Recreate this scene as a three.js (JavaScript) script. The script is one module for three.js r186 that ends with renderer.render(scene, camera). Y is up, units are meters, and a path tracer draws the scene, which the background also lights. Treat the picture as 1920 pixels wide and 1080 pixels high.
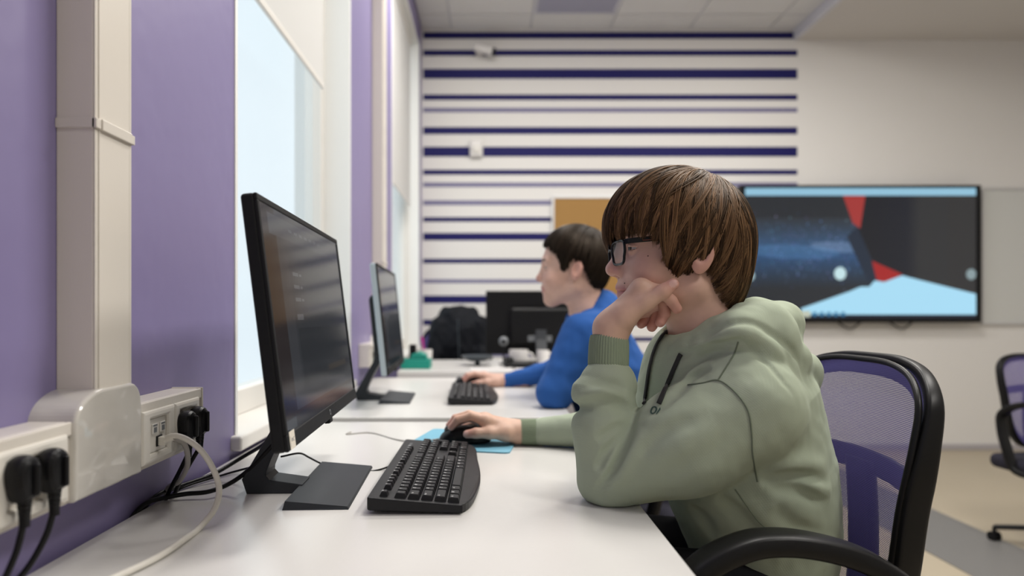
import * as THREE from 'three';
import { RoundedBoxGeometry } from 'three/addons/geometries/RoundedBoxGeometry.js';
import { mergeGeometries, mergeVertices } from 'three/addons/utils/BufferGeometryUtils.js';
import { ImprovedNoise } from 'three/addons/math/ImprovedNoise.js';
import { RectAreaLightUniformsLib } from 'three/addons/lights/RectAreaLightUniformsLib.js';
import { FontLoader } from 'three/addons/loaders/FontLoader.js';

// ------------------------------------------------------------------ camera, sky, exposure
RectAreaLightUniformsLib.init();
const scene = new THREE.Scene();
const EYE = 1.034, FPX = 1272;                       // eye height; focal length for a 1920 pixel wide frame
const camera = new THREE.PerspectiveCamera(2 * Math.atan(540 / FPX) * 180 / Math.PI, 16 / 9, 0.05, 60);
camera.position.set(0, EYE, 0);
camera.lookAt(0, EYE, -1);
camera.setViewOffset(1920, 1080, 43, -48, 1920, 1080);   // shifted lens, so that uprights stay upright
camera.focus = 1.04;
camera.userData.fStop = 2.3;
scene.add(camera);
const renderer = new THREE.WebGLRenderer();
renderer.toneMapping = THREE.LinearToneMapping;
renderer.toneMappingExposure = 1.17;
renderer.shadowMap.enabled = true;
const SKY = new THREE.Color().setRGB(0.78, 0.86, 0.905);
scene.background = SKY;                              // overcast winter sky, even all round
const LAMP = { color: new THREE.Color().setRGB(1.0, 0.965, 0.91), strength: 32.0 };

// ------------------------------------------------------------------ small tools
let seed = 7;
const rnd = () => { seed = (seed * 1664525 + 1013904223) >>> 0; return seed / 4294967296; };
const rr = (a, b) => a + (b - a) * rnd();
const clamp = (v, a, b) => Math.min(b, Math.max(a, v));
const mix = (a, b, t) => a + (b - a) * t;
const V = (x, y, z) => new THREE.Vector3(x, y, z);
// room point measured from the survey photo: picture column, picture row, distance
const P = (u, v, d) => [(u - 917) * d / FPX, EYE - (v - 588) * d / FPX, -d];
const lin = (r, g, b) => new THREE.Color().setRGB(r, g, b);
const used = {};
function numbered(n) { const k = used[n] = (used[n] ?? -1) + 1; return k ? n + '_' + String(k).padStart(3, '0') : n; }
function merged(list) {
  const l = list.map((g) => { let q = g.index ? g.toNonIndexed() : g; for (const k of Object.keys(q.attributes)) if (!['position', 'normal', 'uv'].includes(k)) q.deleteAttribute(k); if (!q.attributes.uv) q.setAttribute('uv', new THREE.BufferAttribute(new Float32Array(q.attributes.position.count * 2), 2)); return q; });
  return l.length === 1 ? l[0] : mergeGeometries(l);
}
function part(name, geo, mat, parent) {
  const m = new THREE.Mesh(Array.isArray(geo) ? merged(geo) : geo, mat);
  m.name = name; parent.add(m); return m;
}
function tag(o, label, category, group) { o.userData = { label, category }; if (group) o.userData.group = group; return o; }
function thing(name, label, category, [x, y, z] = [0, 0, 0], turn = 0, group) {
  const o = new THREE.Group(); o.name = numbered(name); o.position.set(x, y, z); o.rotation.y = turn; scene.add(o);
  return tag(o, label, category, group);
}
function single(name, geo, mat, label, category, group) {
  const m = part(numbered(name), geo, mat, scene); return tag(m, label, category, group);
}
function struct(name, geo, mat, parent = scene) {
  const m = part(name, geo, mat, parent); if (parent === scene) m.userData.kind = 'structure'; return m;
}
// world-space box from limits
function bx(x0, x1, y0, y1, z0, z1) {
  const g = new THREE.BoxGeometry(Math.abs(x1 - x0), Math.abs(y1 - y0), Math.abs(z1 - z0));
  g.translate((x0 + x1) / 2, (y0 + y1) / 2, (z0 + z1) / 2); return g;
}
function rb(x0, x1, y0, y1, z0, z1, r = 0.003, s = 2) {
  const w = Math.abs(x1 - x0), h = Math.abs(y1 - y0), d = Math.abs(z1 - z0);
  const g = new RoundedBoxGeometry(w, h, d, s, Math.min(r, w / 2.01, h / 2.01, d / 2.01));
  g.translate((x0 + x1) / 2, (y0 + y1) / 2, (z0 + z1) / 2); return g;
}
function cyl(r0, r1, h, seg = 20) { return new THREE.CylinderGeometry(r0, r1, h, seg); }
function tube(pts, r, seg = 40, rad = 8, closed = false) {
  return new THREE.TubeGeometry(new THREE.CatmullRomCurve3(pts.map((p) => Array.isArray(p) ? V(...p) : p), closed), seg, r, rad, closed);
}
function metreUV(g, s = 1) {   // uv in metres by the main direction of each face
  const p = g.attributes.position, n = g.attributes.normal, uv = new Float32Array(p.count * 2);
  for (let i = 0; i < p.count; i++) {
    const ax = Math.abs(n.getX(i)), ay = Math.abs(n.getY(i)), az = Math.abs(n.getZ(i));
    let u, v;
    if (ay >= ax && ay >= az) { u = p.getX(i); v = p.getZ(i); } else if (ax >= az) { u = p.getZ(i); v = p.getY(i); } else { u = p.getX(i); v = p.getY(i); }
    uv[2 * i] = u * s; uv[2 * i + 1] = v * s;
  }
  g.setAttribute('uv', new THREE.BufferAttribute(uv, 2)); return g;
}
// sweep a flat section (list of [a, b]) along points; a runs along 'side', b along the path's normal
function sweep(path, section, side, closed = false, size = null) {
  const n = path.length, m = section.length, pos = [], idx = [];
  for (let i = 0; i < n; i++) {
    const a = path[closed ? (i + n - 1) % n : Math.max(0, i - 1)], b = path[closed ? (i + 1) % n : Math.min(n - 1, i + 1)];
    const t = V(...b).sub(V(...a)).normalize(), s = V(...(typeof side === 'function' ? side(i) : side)), nn = s.clone().cross(t).normalize();
    s.copy(t).cross(nn).normalize();
    for (const [u0, v] of section) { const u = size ? u0 * size(i) : u0; pos.push(path[i][0] + s.x * u + nn.x * v, path[i][1] + s.y * u + nn.y * v, path[i][2] + s.z * u + nn.z * v); }
  }
  const rings = closed ? n : n - 1;
  for (let i = 0; i < rings; i++) for (let j = 0; j < m; j++) {
    const a = i * m + j, b = i * m + (j + 1) % m, c = ((i + 1) % n) * m + j, d = ((i + 1) % n) * m + (j + 1) % m;
    idx.push(a, c, b, b, c, d);
  }
  if (!closed) for (let j = 1; j < m - 1; j++) { idx.push(0, j, j + 1); const o = (n - 1) * m; idx.push(o, o + j + 1, o + j); }
  const g = new THREE.BufferGeometry(); g.setAttribute('position', new THREE.Float32BufferAttribute(pos, 3)); g.setIndex(idx); g.computeVertexNormals(); return g;
}
const roundSection = (w, h, n = 14, e = 0.55) => Array.from({ length: n }, (_, i) => { const a = i / n * Math.PI * 2, c = Math.cos(a), s = Math.sin(a); return [Math.sign(c) * Math.pow(Math.abs(c), e) * w / 2, Math.sign(s) * Math.pow(Math.abs(s), e) * h / 2]; });
const curvePoints = (pts, n, closed = false) => new THREE.CatmullRomCurve3(pts.map((p) => V(...p)), closed).getPoints(n).slice(0, closed ? n : undefined).map((p) => p.toArray());

// ------------------------------------------------------------------ procedural textures and materials
const noise = new ImprovedNoise();
function dataTex(w, h, f, srgb = false) {
  const d = new Uint8Array(w * h * 4);
  for (let j = 0; j < h; j++) for (let i = 0; i < w; i++) {
    const c = f(i / w, j / h, i, j), o = (j * w + i) * 4;
    if (Array.isArray(c)) { d[o] = c[0] * 255; d[o + 1] = c[1] * 255; d[o + 2] = c[2] * 255; d[o + 3] = 255; } else { d[o] = d[o + 1] = d[o + 2] = clamp(c, 0, 1) * 255; d[o + 3] = 255; }
  }
  const t = new THREE.DataTexture(d, w, h); t.wrapS = t.wrapT = THREE.RepeatWrapping; t.magFilter = THREE.LinearFilter; t.minFilter = THREE.LinearMipmapLinearFilter; t.generateMipmaps = true;
  if (srgb) t.colorSpace = THREE.SRGBColorSpace; t.needsUpdate = true; return t;
}
const per = (x, y, n, z = 0) => {  // tiling noise, n cells a side
  const a = x * n, b = y * n, N = (p, q) => noise.noise(p, q, z + 0.5), fx = x, fy = y;
  return N(a, b) * (1 - fx) * (1 - fy) + N(a - n, b) * fx * (1 - fy) + N(a, b - n) * (1 - fx) * fy + N(a - n, b - n) * fx * fy;
};
function rep(t, k) { const c = t.clone(); c.repeat.set(k, k); c.needsUpdate = true; return c; }
const grainTex = dataTex(256, 256, (x, y) => 0.5 + 0.35 * per(x, y, 40) + 0.25 * per(x, y, 90, 3) + 0.15 * (rnd() - 0.5));
const blotchTex = dataTex(256, 256, (x, y) => 0.5 + 0.5 * per(x, y, 5) + 0.3 * per(x, y, 13, 7));
const waveTex = dataTex(256, 256, (x, y) => 0.5 + 0.6 * per(x, y, 4, 11) + 0.12 * per(x, y, 9, 2));
const weaveTex = dataTex(128, 128, (x, y) => 0.5 + 0.28 * Math.sin(x * Math.PI * 32) * Math.sin(y * Math.PI * 32) + 0.3 * (rnd() - 0.5));
const std = (o) => new THREE.MeshStandardMaterial(o);
const phy = (o) => new THREE.MeshPhysicalMaterial(o);
const M = {
  purple: std({ color: lin(0.228, 0.195, 0.37), roughness: 0.42, bumpMap: rep(blotchTex, 3), bumpScale: 0.0012 }),
  whiteWall: std({ color: lin(0.74, 0.725, 0.70), roughness: 0.8, bumpMap: rep(grainTex, 4), bumpScale: 0.0006 }),
  navy: phy({ specularIntensity: 0.4, color: lin(0.011, 0.010, 0.098), roughness: 0.6 }),
  lavender: std({ color: lin(0.18, 0.17, 0.29), roughness: 0.65 }),
  ceilingTile: std({ color: lin(0.74, 0.735, 0.73), roughness: 0.95, bumpMap: rep(grainTex, 6), bumpScale: 0.0015 }),
  ceilingGrid: std({ color: lin(0.62, 0.62, 0.66), roughness: 0.6 }),
  bulkhead: std({ color: lin(0.62, 0.59, 0.56), roughness: 0.9 }),
  floor: std({ color: lin(0.42, 0.36, 0.265), roughness: 0.45, bumpMap: rep(grainTex, 2), bumpScale: 0.0004 }),
  floorGrey: std({ color: lin(0.16, 0.155, 0.15), roughness: 0.45 }),
  desk: phy({ color: lin(0.70, 0.685, 0.66), roughness: 0.24, bumpMap: rep(grainTex, 5), bumpScale: 0.00012 }),
  deskEdge: std({ color: lin(0.42, 0.40, 0.42), roughness: 0.5 }),
  pvc: phy({ color: lin(0.72, 0.70, 0.66), roughness: 0.35 }),
  reveal: std({ color: lin(0.78, 0.78, 0.76), roughness: 0.6 }),
  duct: phy({ color: lin(0.70, 0.655, 0.59), roughness: 0.28, bumpMap: rep(grainTex, 3), bumpScale: 0.00015 }),
  ductGloss: phy({ color: lin(0.60, 0.575, 0.53), roughness: 0.05, clearcoat: 1.0, clearcoatRoughness: 0.03, bumpMap: rep(waveTex, 5), bumpScale: 0.007 }),
  socket: phy({ color: lin(0.72, 0.69, 0.63), roughness: 0.3 }),
  dark: phy({ specularIntensity: 0.45, color: lin(0.006, 0.006, 0.0065), roughness: 0.45 }),
  black: phy({ specularIntensity: 0.45, color: lin(0.006, 0.006, 0.007), roughness: 0.35 }),
  blackMatt: phy({ specularIntensity: 0.45, color: lin(0.007, 0.0075, 0.0085), roughness: 0.55, bumpMap: rep(grainTex, 20), bumpScale: 0.00015 }),
  gunmetal: phy({ specularIntensity: 0.45, color: lin(0.028, 0.031, 0.036), roughness: 0.42 }),
  keyBlack: phy({ specularIntensity: 0.45, color: lin(0.013, 0.013, 0.015), roughness: 0.4 }),
  keyPrint: std({ color: lin(0.7, 0.7, 0.7), roughness: 0.6 }),
  silver: std({ color: lin(0.36, 0.42, 0.46), roughness: 0.3 }),
  cableWhite: std({ color: lin(0.74, 0.71, 0.64), roughness: 0.45 }),
  cableGrey: std({ color: lin(0.36, 0.34, 0.32), roughness: 0.5 }),
  teal: std({ color: lin(0.0, 0.25, 0.19), roughness: 0.45 }),
  pad: std({ color: lin(0.16, 0.40, 0.53), roughness: 0.7, bumpMap: rep(weaveTex, 40), bumpScale: 0.0002 }),
  cork: std({ color: lin(0.34, 0.19, 0.06), roughness: 0.9, bumpMap: rep(grainTex, 8), bumpScale: 0.001 }),
  alu: std({ color: lin(0.62, 0.62, 0.62), roughness: 0.35, metalness: 0.6 }),
  board: phy({ color: lin(0.60, 0.61, 0.59), roughness: 0.3 }),
  blind: phy({ color: lin(0.66, 0.65, 0.63), roughness: 0.95, transmission: 0.35, thickness: 0, side: THREE.DoubleSide }),
  glass: phy({ color: lin(0.97, 0.99, 1.0), roughness: 0.26, specularIntensity: 0.35, transmission: 1, thickness: 0 }),
  hoodie: phy({ color: lin(0.355, 0.405, 0.305), roughness: 0.95, sheen: 0.25, sheenRoughness: 0.6, sheenColor: lin(0.5, 0.6, 0.5), bumpMap: rep(weaveTex, 14), bumpScale: 0.0002 }),
  hoodieRib: phy({ color: lin(0.235, 0.285, 0.195), roughness: 0.95, sheen: 0.2, sheenColor: lin(0.4, 0.5, 0.4) }),
  seam: std({ color: lin(0.15, 0.18, 0.13), roughness: 1 }),
  printGreen: std({ color: lin(0.035, 0.075, 0.06), roughness: 0.8 }),
  cord: std({ color: lin(0.012, 0.012, 0.012), roughness: 0.8 }),
  trousers: phy({ specularIntensity: 0.3, color: lin(0.008, 0.008, 0.010), roughness: 0.9 }),
  jersey: phy({ color: lin(0.013, 0.080, 0.30), roughness: 0.95, sheen: 0.2, sheenColor: lin(0.1, 0.3, 0.7) }),
  jeans: std({ color: lin(0.012, 0.014, 0.022), roughness: 0.9 }),
  jacket: phy({ specularIntensity: 0.3, color: lin(0.006, 0.007, 0.010), roughness: 0.7, bumpMap: rep(waveTex, 4), bumpScale: 0.004 }),
  skin: phy({ color: 0xffffff, vertexColors: true, roughness: 0.52, sheen: 0.15, sheenColor: lin(0.9, 0.6, 0.5) }),
  hair: phy({ color: 0xffffff, vertexColors: true, roughness: 0.45, specularIntensity: 0.45, specularColor: lin(1.0, 0.78, 0.58), side: THREE.DoubleSide }),
  eye: phy({ color: 0xffffff, vertexColors: true, roughness: 0.12 }),
  specs: phy({ color: lin(0.006, 0.006, 0.008), roughness: 0.25, specularIntensity: 0.4 }),
  specsRed: std({ color: lin(0.22, 0.05, 0.025), roughness: 0.4 }),
  seat: std({ color: lin(0.018, 0.017, 0.03), roughness: 0.9 }),
  chairPlastic: phy({ specularIntensity: 0.45, color: lin(0.008, 0.008, 0.0085), roughness: 0.38, bumpMap: rep(grainTex, 30), bumpScale: 0.0002 }),
  magenta: std({ color: lin(0.5, 0.03, 0.3), roughness: 0.5 }),
  cream: std({ color: lin(0.72, 0.70, 0.68), roughness: 0.4 }),
  grey: std({ color: lin(0.16, 0.17, 0.18), roughness: 0.5 }),
  slate: std({ color: lin(0.035, 0.045, 0.055), roughness: 0.4 }),
  lampGlow: std({ color: lin(0.8, 0.8, 0.8), emissive: LAMP.color, emissiveIntensity: 1.3, roughness: 0.6 }),
  lampOff: std({ color: lin(0.36, 0.36, 0.46), roughness: 0.5 }),
};
// woven mesh of the chair backs: real holes, two millimetres apart
const holes = dataTex(64, 64, (x, y) => { const a = Math.min(x, 1 - x) , b = Math.min(y, 1 - y); return a > 0.235 && b > 0.2 ? 0 : 1; });
M.chairMesh = std({ color: lin(0.11, 0.09, 0.33), roughness: 0.6, alphaMap: holes, alphaTest: 0.5, side: THREE.DoubleSide });

// ------------------------------------------------------------------ the room
const WX = -0.512, BACK = 5.15, REAR = -2.4, RX = 4.6, CEIL = 3.19, BULK = 3.11, BX = 2.34;   // left wall, back wall, wall behind the camera, right wall
const T = 0.2, SILL = 0.79, HEAD = 3.0;
const wins = [[-1.5, -0.3], [1.374, 2.486], [3.579, 4.934]];
{
  const g = [];
  let at = REAR - T;
  for (const [a, b] of wins) { g.push(bx(WX - T, WX, 0, CEIL + 0.1, -at, -a)); g.push(bx(WX - T, WX, 0, SILL - 0.03, -a, -b)); g.push(bx(WX - T, WX, HEAD, CEIL + 0.1, -a, -b)); at = b; }
  g.push(bx(WX - T, WX, 0, CEIL + 0.1, -at, -(BACK + T)));
  struct('wall_left', metreUV(merged(g)), M.purple);
  struct('floor', metreUV(bx(WX - T, RX + T, -0.15, 0, -REAR + T, -BACK - T)), M.floor);
  struct('trim_1', bx(1.9, 2.34, 0.0005, 0.003, -REAR, -BACK), M.floorGrey);
  const wb = struct('wall_back', metreUV(bx(WX, RX + T, 0, CEIL + 0.1, -BACK, -BACK - T)), M.whiteWall);
  // painted stripes: rows in the survey photo at the back wall; 1 = the pale ones
  const yb = (v) => EYE - (v - 588) * BACK / FPX;
  const rows = [[61, 72], [94.5, 104], [130, 147], [178, 187], [203, 210, 1], [239, 251], [276, 293], [319, 327], [343, 350, 1], [376.5, 384, 1], [408, 415], [437.5, 450], [486, 493], [524.5, 530, 1], [555, 568], [600, 609], [633, 639], [664, 668, 1], [688, 698], [722, 728], [752, 766], [792, 798, 1]];
  for (const [a, b, pale] of rows) part('stripe', bx(WX + 0.012, BX, yb(b + 0.8), yb(a - 0.8), -BACK + 0.0015, -BACK - 0.002), pale ? M.lavender : M.navy, wb);
  struct('wall_right', metreUV(bx(RX, RX + T, 0, CEIL + 0.1, -REAR + T, -BACK)), M.whiteWall);
  struct('wall_rear', metreUV(bx(WX, RX, 0, CEIL + 0.1, -REAR, -REAR + T)), M.whiteWall);
  struct('baseboard_back', rb(BX - 0.6, RX, 0, 0.045, -BACK + 0.014, -BACK, 0.004), M.deskEdge);
  struct('baseboard_right', rb(RX - 0.014, RX, 0, 0.045, -REAR, -BACK + 0.014, 0.004), M.deskEdge);
  // ceiling: slab, hung tiles with recessed joints, dropped plasterboard ceiling on the right
  const ce = struct('ceiling', bx(WX - T, RX + T, CEIL + 0.06, CEIL + 0.2, -REAR + T, -BACK - T), M.ceilingGrid);
  part('grid', bx(WX, BX, CEIL + 0.004, CEIL + 0.012, -REAR, -BACK), M.ceilingGrid, ce);
  const xs = [WX, -0.287, 0.313, 0.913, 1.513, 2.113, BX], zs = [BACK];
  for (let d = 4.88; d > REAR; d -= 0.6) zs.push(d); zs.push(REAR);
  const tiles = {};
  const lampAt = new Set(['1,3', '4,3', '2,6', '4,6', '4,9']);
  for (let i = 0; i < xs.length - 1; i++) for (let j = 0; j < zs.length - 1; j++) {
    const w = xs[i + 1] - xs[i] - 0.012, d = zs[j] - zs[j + 1] - 0.012, cx = (xs[i] + xs[i + 1]) / 2, cz = -(zs[j] + zs[j + 1]) / 2;
    if (w < 0.05 || d < 0.05) continue;
    if (i === 2 && j === 1) {          // the panel in view is switched off
      const L = thing('ceiling_light', 'square ceiling light panel, switched off, above the striped wall', 'ceiling light', [cx, CEIL - 0.006, cz]);
      part('frame', [rb(-w / 2, w / 2, 0, 0.02, -d / 2, -d / 2 + 0.02), rb(-w / 2, w / 2, 0, 0.02, d / 2 - 0.02, d / 2), rb(-w / 2, -w / 2 + 0.02, 0, 0.02, -d / 2 + 0.02, d / 2 - 0.02), rb(w / 2 - 0.02, w / 2, 0, 0.02, -d / 2 + 0.02, d / 2 - 0.02)], M.ceilingGrid, L);
      part('diffuser', bx(-w / 2 + 0.02, w / 2 - 0.02, 0.004, 0.014, -d / 2 + 0.02, d / 2 - 0.02), M.lampOff, L);
      continue;
    }
    if (lampAt.has(i + ',' + j)) {
      const L = thing('ceiling_light', 'square ceiling light panel, switched on, in the tiled ceiling', 'ceiling light', [cx, CEIL - 0.006, cz], 0, 'lit ceiling panels');
      part('frame', [rb(-w / 2, w / 2, 0, 0.02, -d / 2, -d / 2 + 0.02), rb(-w / 2, w / 2, 0, 0.02, d / 2 - 0.02, d / 2), rb(-w / 2, -w / 2 + 0.02, 0, 0.02, -d / 2 + 0.02, d / 2 - 0.02), rb(w / 2 - 0.02, w / 2, 0, 0.02, -d / 2 + 0.02, d / 2 - 0.02)], M.ceilingGrid, L);
      part('diffuser', bx(-w / 2 + 0.02, w / 2 - 0.02, 0.004, 0.014, -d / 2 + 0.02, d / 2 - 0.02), M.lampGlow, L);
      const l = new THREE.RectAreaLight(LAMP.color, LAMP.strength, w - 0.05, d - 0.05); l.position.set(0, -0.002, 0); l.rotation.x = -Math.PI / 2; l.name = 'panel_light'; L.add(l);
      continue;
    }
    const key = w.toFixed(3) + d.toFixed(3); tiles[key] ??= new RoundedBoxGeometry(w, 0.014, d, 1, 0.003);
    part('tile', tiles[key], M.ceilingTile, ce).position.set(cx, CEIL + 0.003, cz);
  }
  struct('trim_2', bx(BX, RX, BULK, CEIL + 0.06, -REAR, -BACK), M.bulkhead);
  struct('trim_3', rb(BX - 0.03, BX, BULK - 0.004, CEIL, -REAR, -BACK, 0.003), M.ceilingGrid);
}
// windows: frame, panes, white reveal, sill; roller blinds are things
wins.forEach(([a, b], n) => {
  const w = new THREE.Group(); w.name = 'window_' + (n + 1); w.userData.kind = 'structure'; w.position.set(WX, SILL, -(a + b) / 2); scene.add(w);
  const L = (b - a) / 2, H = HEAD - SILL, fx0 = -0.15, fx1 = -0.09;
  part('frame', [rb(fx0, fx1, 0, 0.06, -L, L), rb(fx0, fx1, H - 0.06, H, -L, L), rb(fx0, fx1, 0.06, H - 0.06, -L, -L + 0.055), rb(fx0, fx1, 0.06, H - 0.06, L - 0.055, L)], M.pvc, w);
  part('pane', bx(-0.122, -0.118, 0.06, H - 0.06, -L + 0.055, L - 0.055), M.glass, w);
  part('reveal', [bx(-0.2, 0.0015, 0, H, -L, -L + 0.004), bx(-0.2, 0.0015, 0, H, L - 0.004, L), bx(-0.2, 0.0015, H - 0.004, H, -L, L), rb(-0.001, 0.003, 0, H, L, L + 0.012, 0.001), rb(-0.001, 0.003, 0, H, -L - 0.012, -L, 0.001)], M.reveal, w);
  part('window_sill', rb(-0.2, 0.022, -0.03, 0, -L - 0.03, L + 0.03, 0.006), M.pvc, w);
  const where = ['of the window left of the camera', 'of the window behind the first monitor', 'of the far window next to the striped wall'][n];
  const blind = thing('roller_blind', 'light grey half-lowered roller blind ' + where, 'roller blind', [WX - 0.053, 1.80, -(a + b) / 2 + 0.02], 0, 'roller blinds');
  const bl = n === 1 ? L - 0.165 : L - 0.06;
  part('fabric', bx(-0.0006, 0.0006, 0.012, HEAD - 1.80 - 0.03, -bl, bl), M.blind, blind);
  part('bottom_bar', rb(-0.006, 0.006, -0.006, 0.016, -bl, bl, 0.004), M.pvc, blind);
  const r = part('roller', cyl(0.018, 0.018, 2 * bl, 20), M.pvc, blind); r.rotation.x = Math.PI / 2; r.position.y = HEAD - 1.80 - 0.03;
});

// ------------------------------------------------------------------ desks
function desk(label, x0, x1, d0, d1, top, thick = 0.025) {
  const cx = (x0 + x1) / 2, cz = -(d0 + d1) / 2, hx = (x1 - x0) / 2, hz = (d1 - d0) / 2;
  const t = thing('desk', label, 'desk', [cx, 0, cz], 0, 'white desks');
  part('desk_top', metreUV(rb(-hx, hx, top - thick, top, -hz, hz, 0.002)), M.desk, t);
  for (const s of [-1, 1]) part('side_panel', rb(-hx + 0.04, hx - 0.06, 0, top - thick, s * (hz - 0.03) - 0.011, s * (hz - 0.03) + 0.011, 0.002), M.deskEdge, t);
  part('back_panel', rb(-hx + 0.05, -hx + 0.066, 0.3, top - thick, -hz + 0.042, hz - 0.042, 0.002), M.deskEdge, t);
  return t;
}
desk('white desk with the near keyboard, where the boy in green leans', -0.502, 0.2245, 0.55, 1.78, 0.75);
desk('white desk behind it, where the boy in blue sits', -0.502, 0.2245, 1.81, 2.93, 0.757);
{ // cross desk at the back
  const t = thing('teacher_desk', 'white cross desk at the back with the teal tray and the black monitor', 'desk', [0.30, 0, -3.33], 0, 'white desks');
  part('desk_top', metreUV(rb(-0.70, 0.8, 0.750, 0.782, -0.37, 0.37, 0.002)), M.desk, t);
  for (const s of [-0.62, 0.74]) part('side_panel', rb(s - 0.012, s + 0.012, 0, 0.75, -0.33, 0.33, 0.002), M.deskEdge, t);
  part('front_panel', rb(-0.608, 0.728, 0.25, 0.75, 0.29, 0.306, 0.002), M.deskEdge, t);
}

// ------------------------------------------------------------------ wall trunking, sockets, plugs, cables
function trunking(label, d0, d1) {
  const t = thing('cable_trunking', label, 'trunking', [WX, 0.822, -d0], 0, 'horizontal cable trunking'), L = -(d1 - d0);
  part('channel', rb(0, 0.043, 0, 0.092, L, 0, 0.002), M.duct, t);
  part('lid', rb(0.043, 0.0462, 0.004, 0.074, L + 0.003, -0.003, 0.0012), M.duct, t);
  part('lip', rb(0.043, 0.049, 0.0765, 0.092, L, 0, 0.002), M.duct, t);
  part('end_cap', rb(-0.0, 0.0505, -0.001, 0.0935, L - 0.004, L, 0.0015), M.duct, t);
  return t;
}
trunking('horizontal cream trunking with sockets on the purple wall above the near desk', 0.40, 1.092);
trunking('horizontal cream trunking behind the farther monitor', 2.66, 3.5);
function duct(label, d0, d1) {
  const t = thing('cable_duct', label, 'duct', [WX, 0.912, -d0], 0, 'upright cable ducts'), L = -(d1 - d0), H = CEIL - 0.912;
  part('channel', rb(0, 0.044, 0, H, L, 0, 0.0015), M.duct, t);
  part('lid', [rb(0.044, 0.0468, 0, H, L + 0.0065, -0.0075, 0.0008), rb(0.044, 0.0462, 0, H, L, L + 0.0055, 0.0008), rb(0.044, 0.0462, 0, H, -0.0065, 0, 0.0008)], M.duct, t);
  const y = 1.2595 - 0.912;
  part('joint_clip', [rb(0, 0.0475, y - 0.006, y + 0.006, -0.004, 0.0025, 0.0012), rb(0.043, 0.0495, y - 0.006, y + 0.006, -0.008, 0.0025, 0.0012), rb(0.0435, 0.051, y - 0.007, y + 0.007, L + 0.006, -0.0085, 0.0015), rb(0.02, 0.0495, y - 0.006, y + 0.006, L - 0.003, L + 0.0055, 0.0012)], M.duct, t);
  return t;
}
duct('upright cream cable duct on the purple wall at the far left', 0.802, 0.884);
duct('upright cream cable duct between the two windows', 2.97, 3.09);
function teeCover(label, d0, d1, a, b) {
  const mid = -(a + b) / 2, t = thing('trunking_cover', label, 'trunking cover', [WX, 0.824, mid], 0, 'trunking covers');
  const z = (d) => -d - mid, s = new THREE.Shape();   // shape in (z, y)
  s.moveTo(z(b), 0); s.lineTo(z(b), 0.085); s.bezierCurveTo(z(b), 0.108, z(d1 + 0.002), 0.119, z(d1 + 0.001) + 0.012, 0.121);
  s.lineTo(z(d0) - 0.01, 0.121); s.bezierCurveTo(z(d0) + 0.012, 0.121, z(a) - 0.004, 0.112, z(a), 0.088); s.lineTo(z(a), 0);
  s.lineTo(z(b), 0);
  const g = new THREE.ExtrudeGeometry(s, { depth: 0.049, bevelEnabled: true, bevelThickness: 0.005, bevelSize: 0.004, bevelOffset: -0.004, bevelSegments: 4, curveSegments: 16 });
  g.rotateY(-Math.PI / 2); g.scale(-1, 1, 1);                     // (z, y, depth) -> (depth, y, z)
  const p = g.attributes.position; g.setIndex([...Array(p.count).keys()].map((i, k) => k % 3 === 0 ? i : k % 3 === 1 ? i + 1 : i - 1));
  g.computeVertexNormals();
  part('moulding', metreUV(g.toNonIndexed()), M.ductGloss, t); return t;
}
teeCover('glossy rounded tee cover where the near duct meets the trunking', 0.802, 0.884, 0.752, 0.896);
teeCover('glossy tee cover at the foot of the farther duct', 2.97, 3.09, 2.92, 3.14);
function socketPlate(name, label, d, w, kind) {
  const t = thing(name, label, kind === 'data' ? 'data socket' : 'power socket', [WX + 0.0462, 0.866, -d], 0, 'sockets in the trunking');
  const h = 0.036, r = 0.0035, hw = w / 2;
  // bevelled frame: four sloping bars round a sunken insert
  const bev = (o, i) => { const s = new THREE.Shape(); s.moveTo(-hw, -h); s.lineTo(hw, -h); s.lineTo(hw, h); s.lineTo(-hw, h); s.closePath(); const q = new THREE.Path(); q.moveTo(-i, -i * 0.9); q.lineTo(-i, i * 0.9); q.lineTo(i, i * 0.9); q.lineTo(i, -i * 0.9); q.closePath(); s.holes.push(q); return new THREE.ExtrudeGeometry(s, { depth: o, bevelEnabled: true, bevelThickness: 0.004, bevelSize: 0.004, bevelOffset: -0.004, bevelSegments: 2 }); };
  const fr = bev(0.003, 0.026 * Math.min(1, w / 0.085)); fr.rotateY(Math.PI / 2);
  part('frame', fr, M.socket, t);
  const k = 0.0225 * Math.min(1, w / 0.085);
  if (kind === 'data') {
    part('insert', rb(0.0, 0.003, -0.023, 0.023, -k, k, 0.001), M.socket, t);
    for (const s of [-1, 1]) { const j = part('port', rb(0.003, 0.005, 0.002, 0.016, s * k * 0.5 - 0.007, s * k * 0.5 + 0.007, 0.001), M.pvc, t); part('opening', bx(0.0049, 0.0054, 0.004, 0.011, s * k * 0.5 - 0.004, s * k * 0.5 + 0.004), M.grey, j); part('label_strip', bx(0.0049, 0.0053, 0.0125, 0.015, s * k * 0.5 - 0.0055, s * k * 0.5 + 0.0055), M.grey, j); }
    part('jack', rb(0.003, 0.005, -0.017, -0.002, -0.010, 0.006, 0.001), M.dark, t);
  } else for (const s of [-1, 1]) { const c = part('socket_well', cyl(0.0175, 0.0175, 0.004, 28), M.socket, t); c.rotation.z = Math.PI / 2; c.position.set(0.002, 0, s * 0.020); }
  return t;
}
socketPlate('power_socket', 'cream double power socket at the left with two black plugs', 0.674, 0.135, 'power');
socketPlate('data_socket', 'cream data socket with a white network cable plugged in', 0.948, 0.09, 'data');
socketPlate('power_socket', 'cream power socket right of the data socket, near the window', 1.036, 0.084, 'power');
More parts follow.
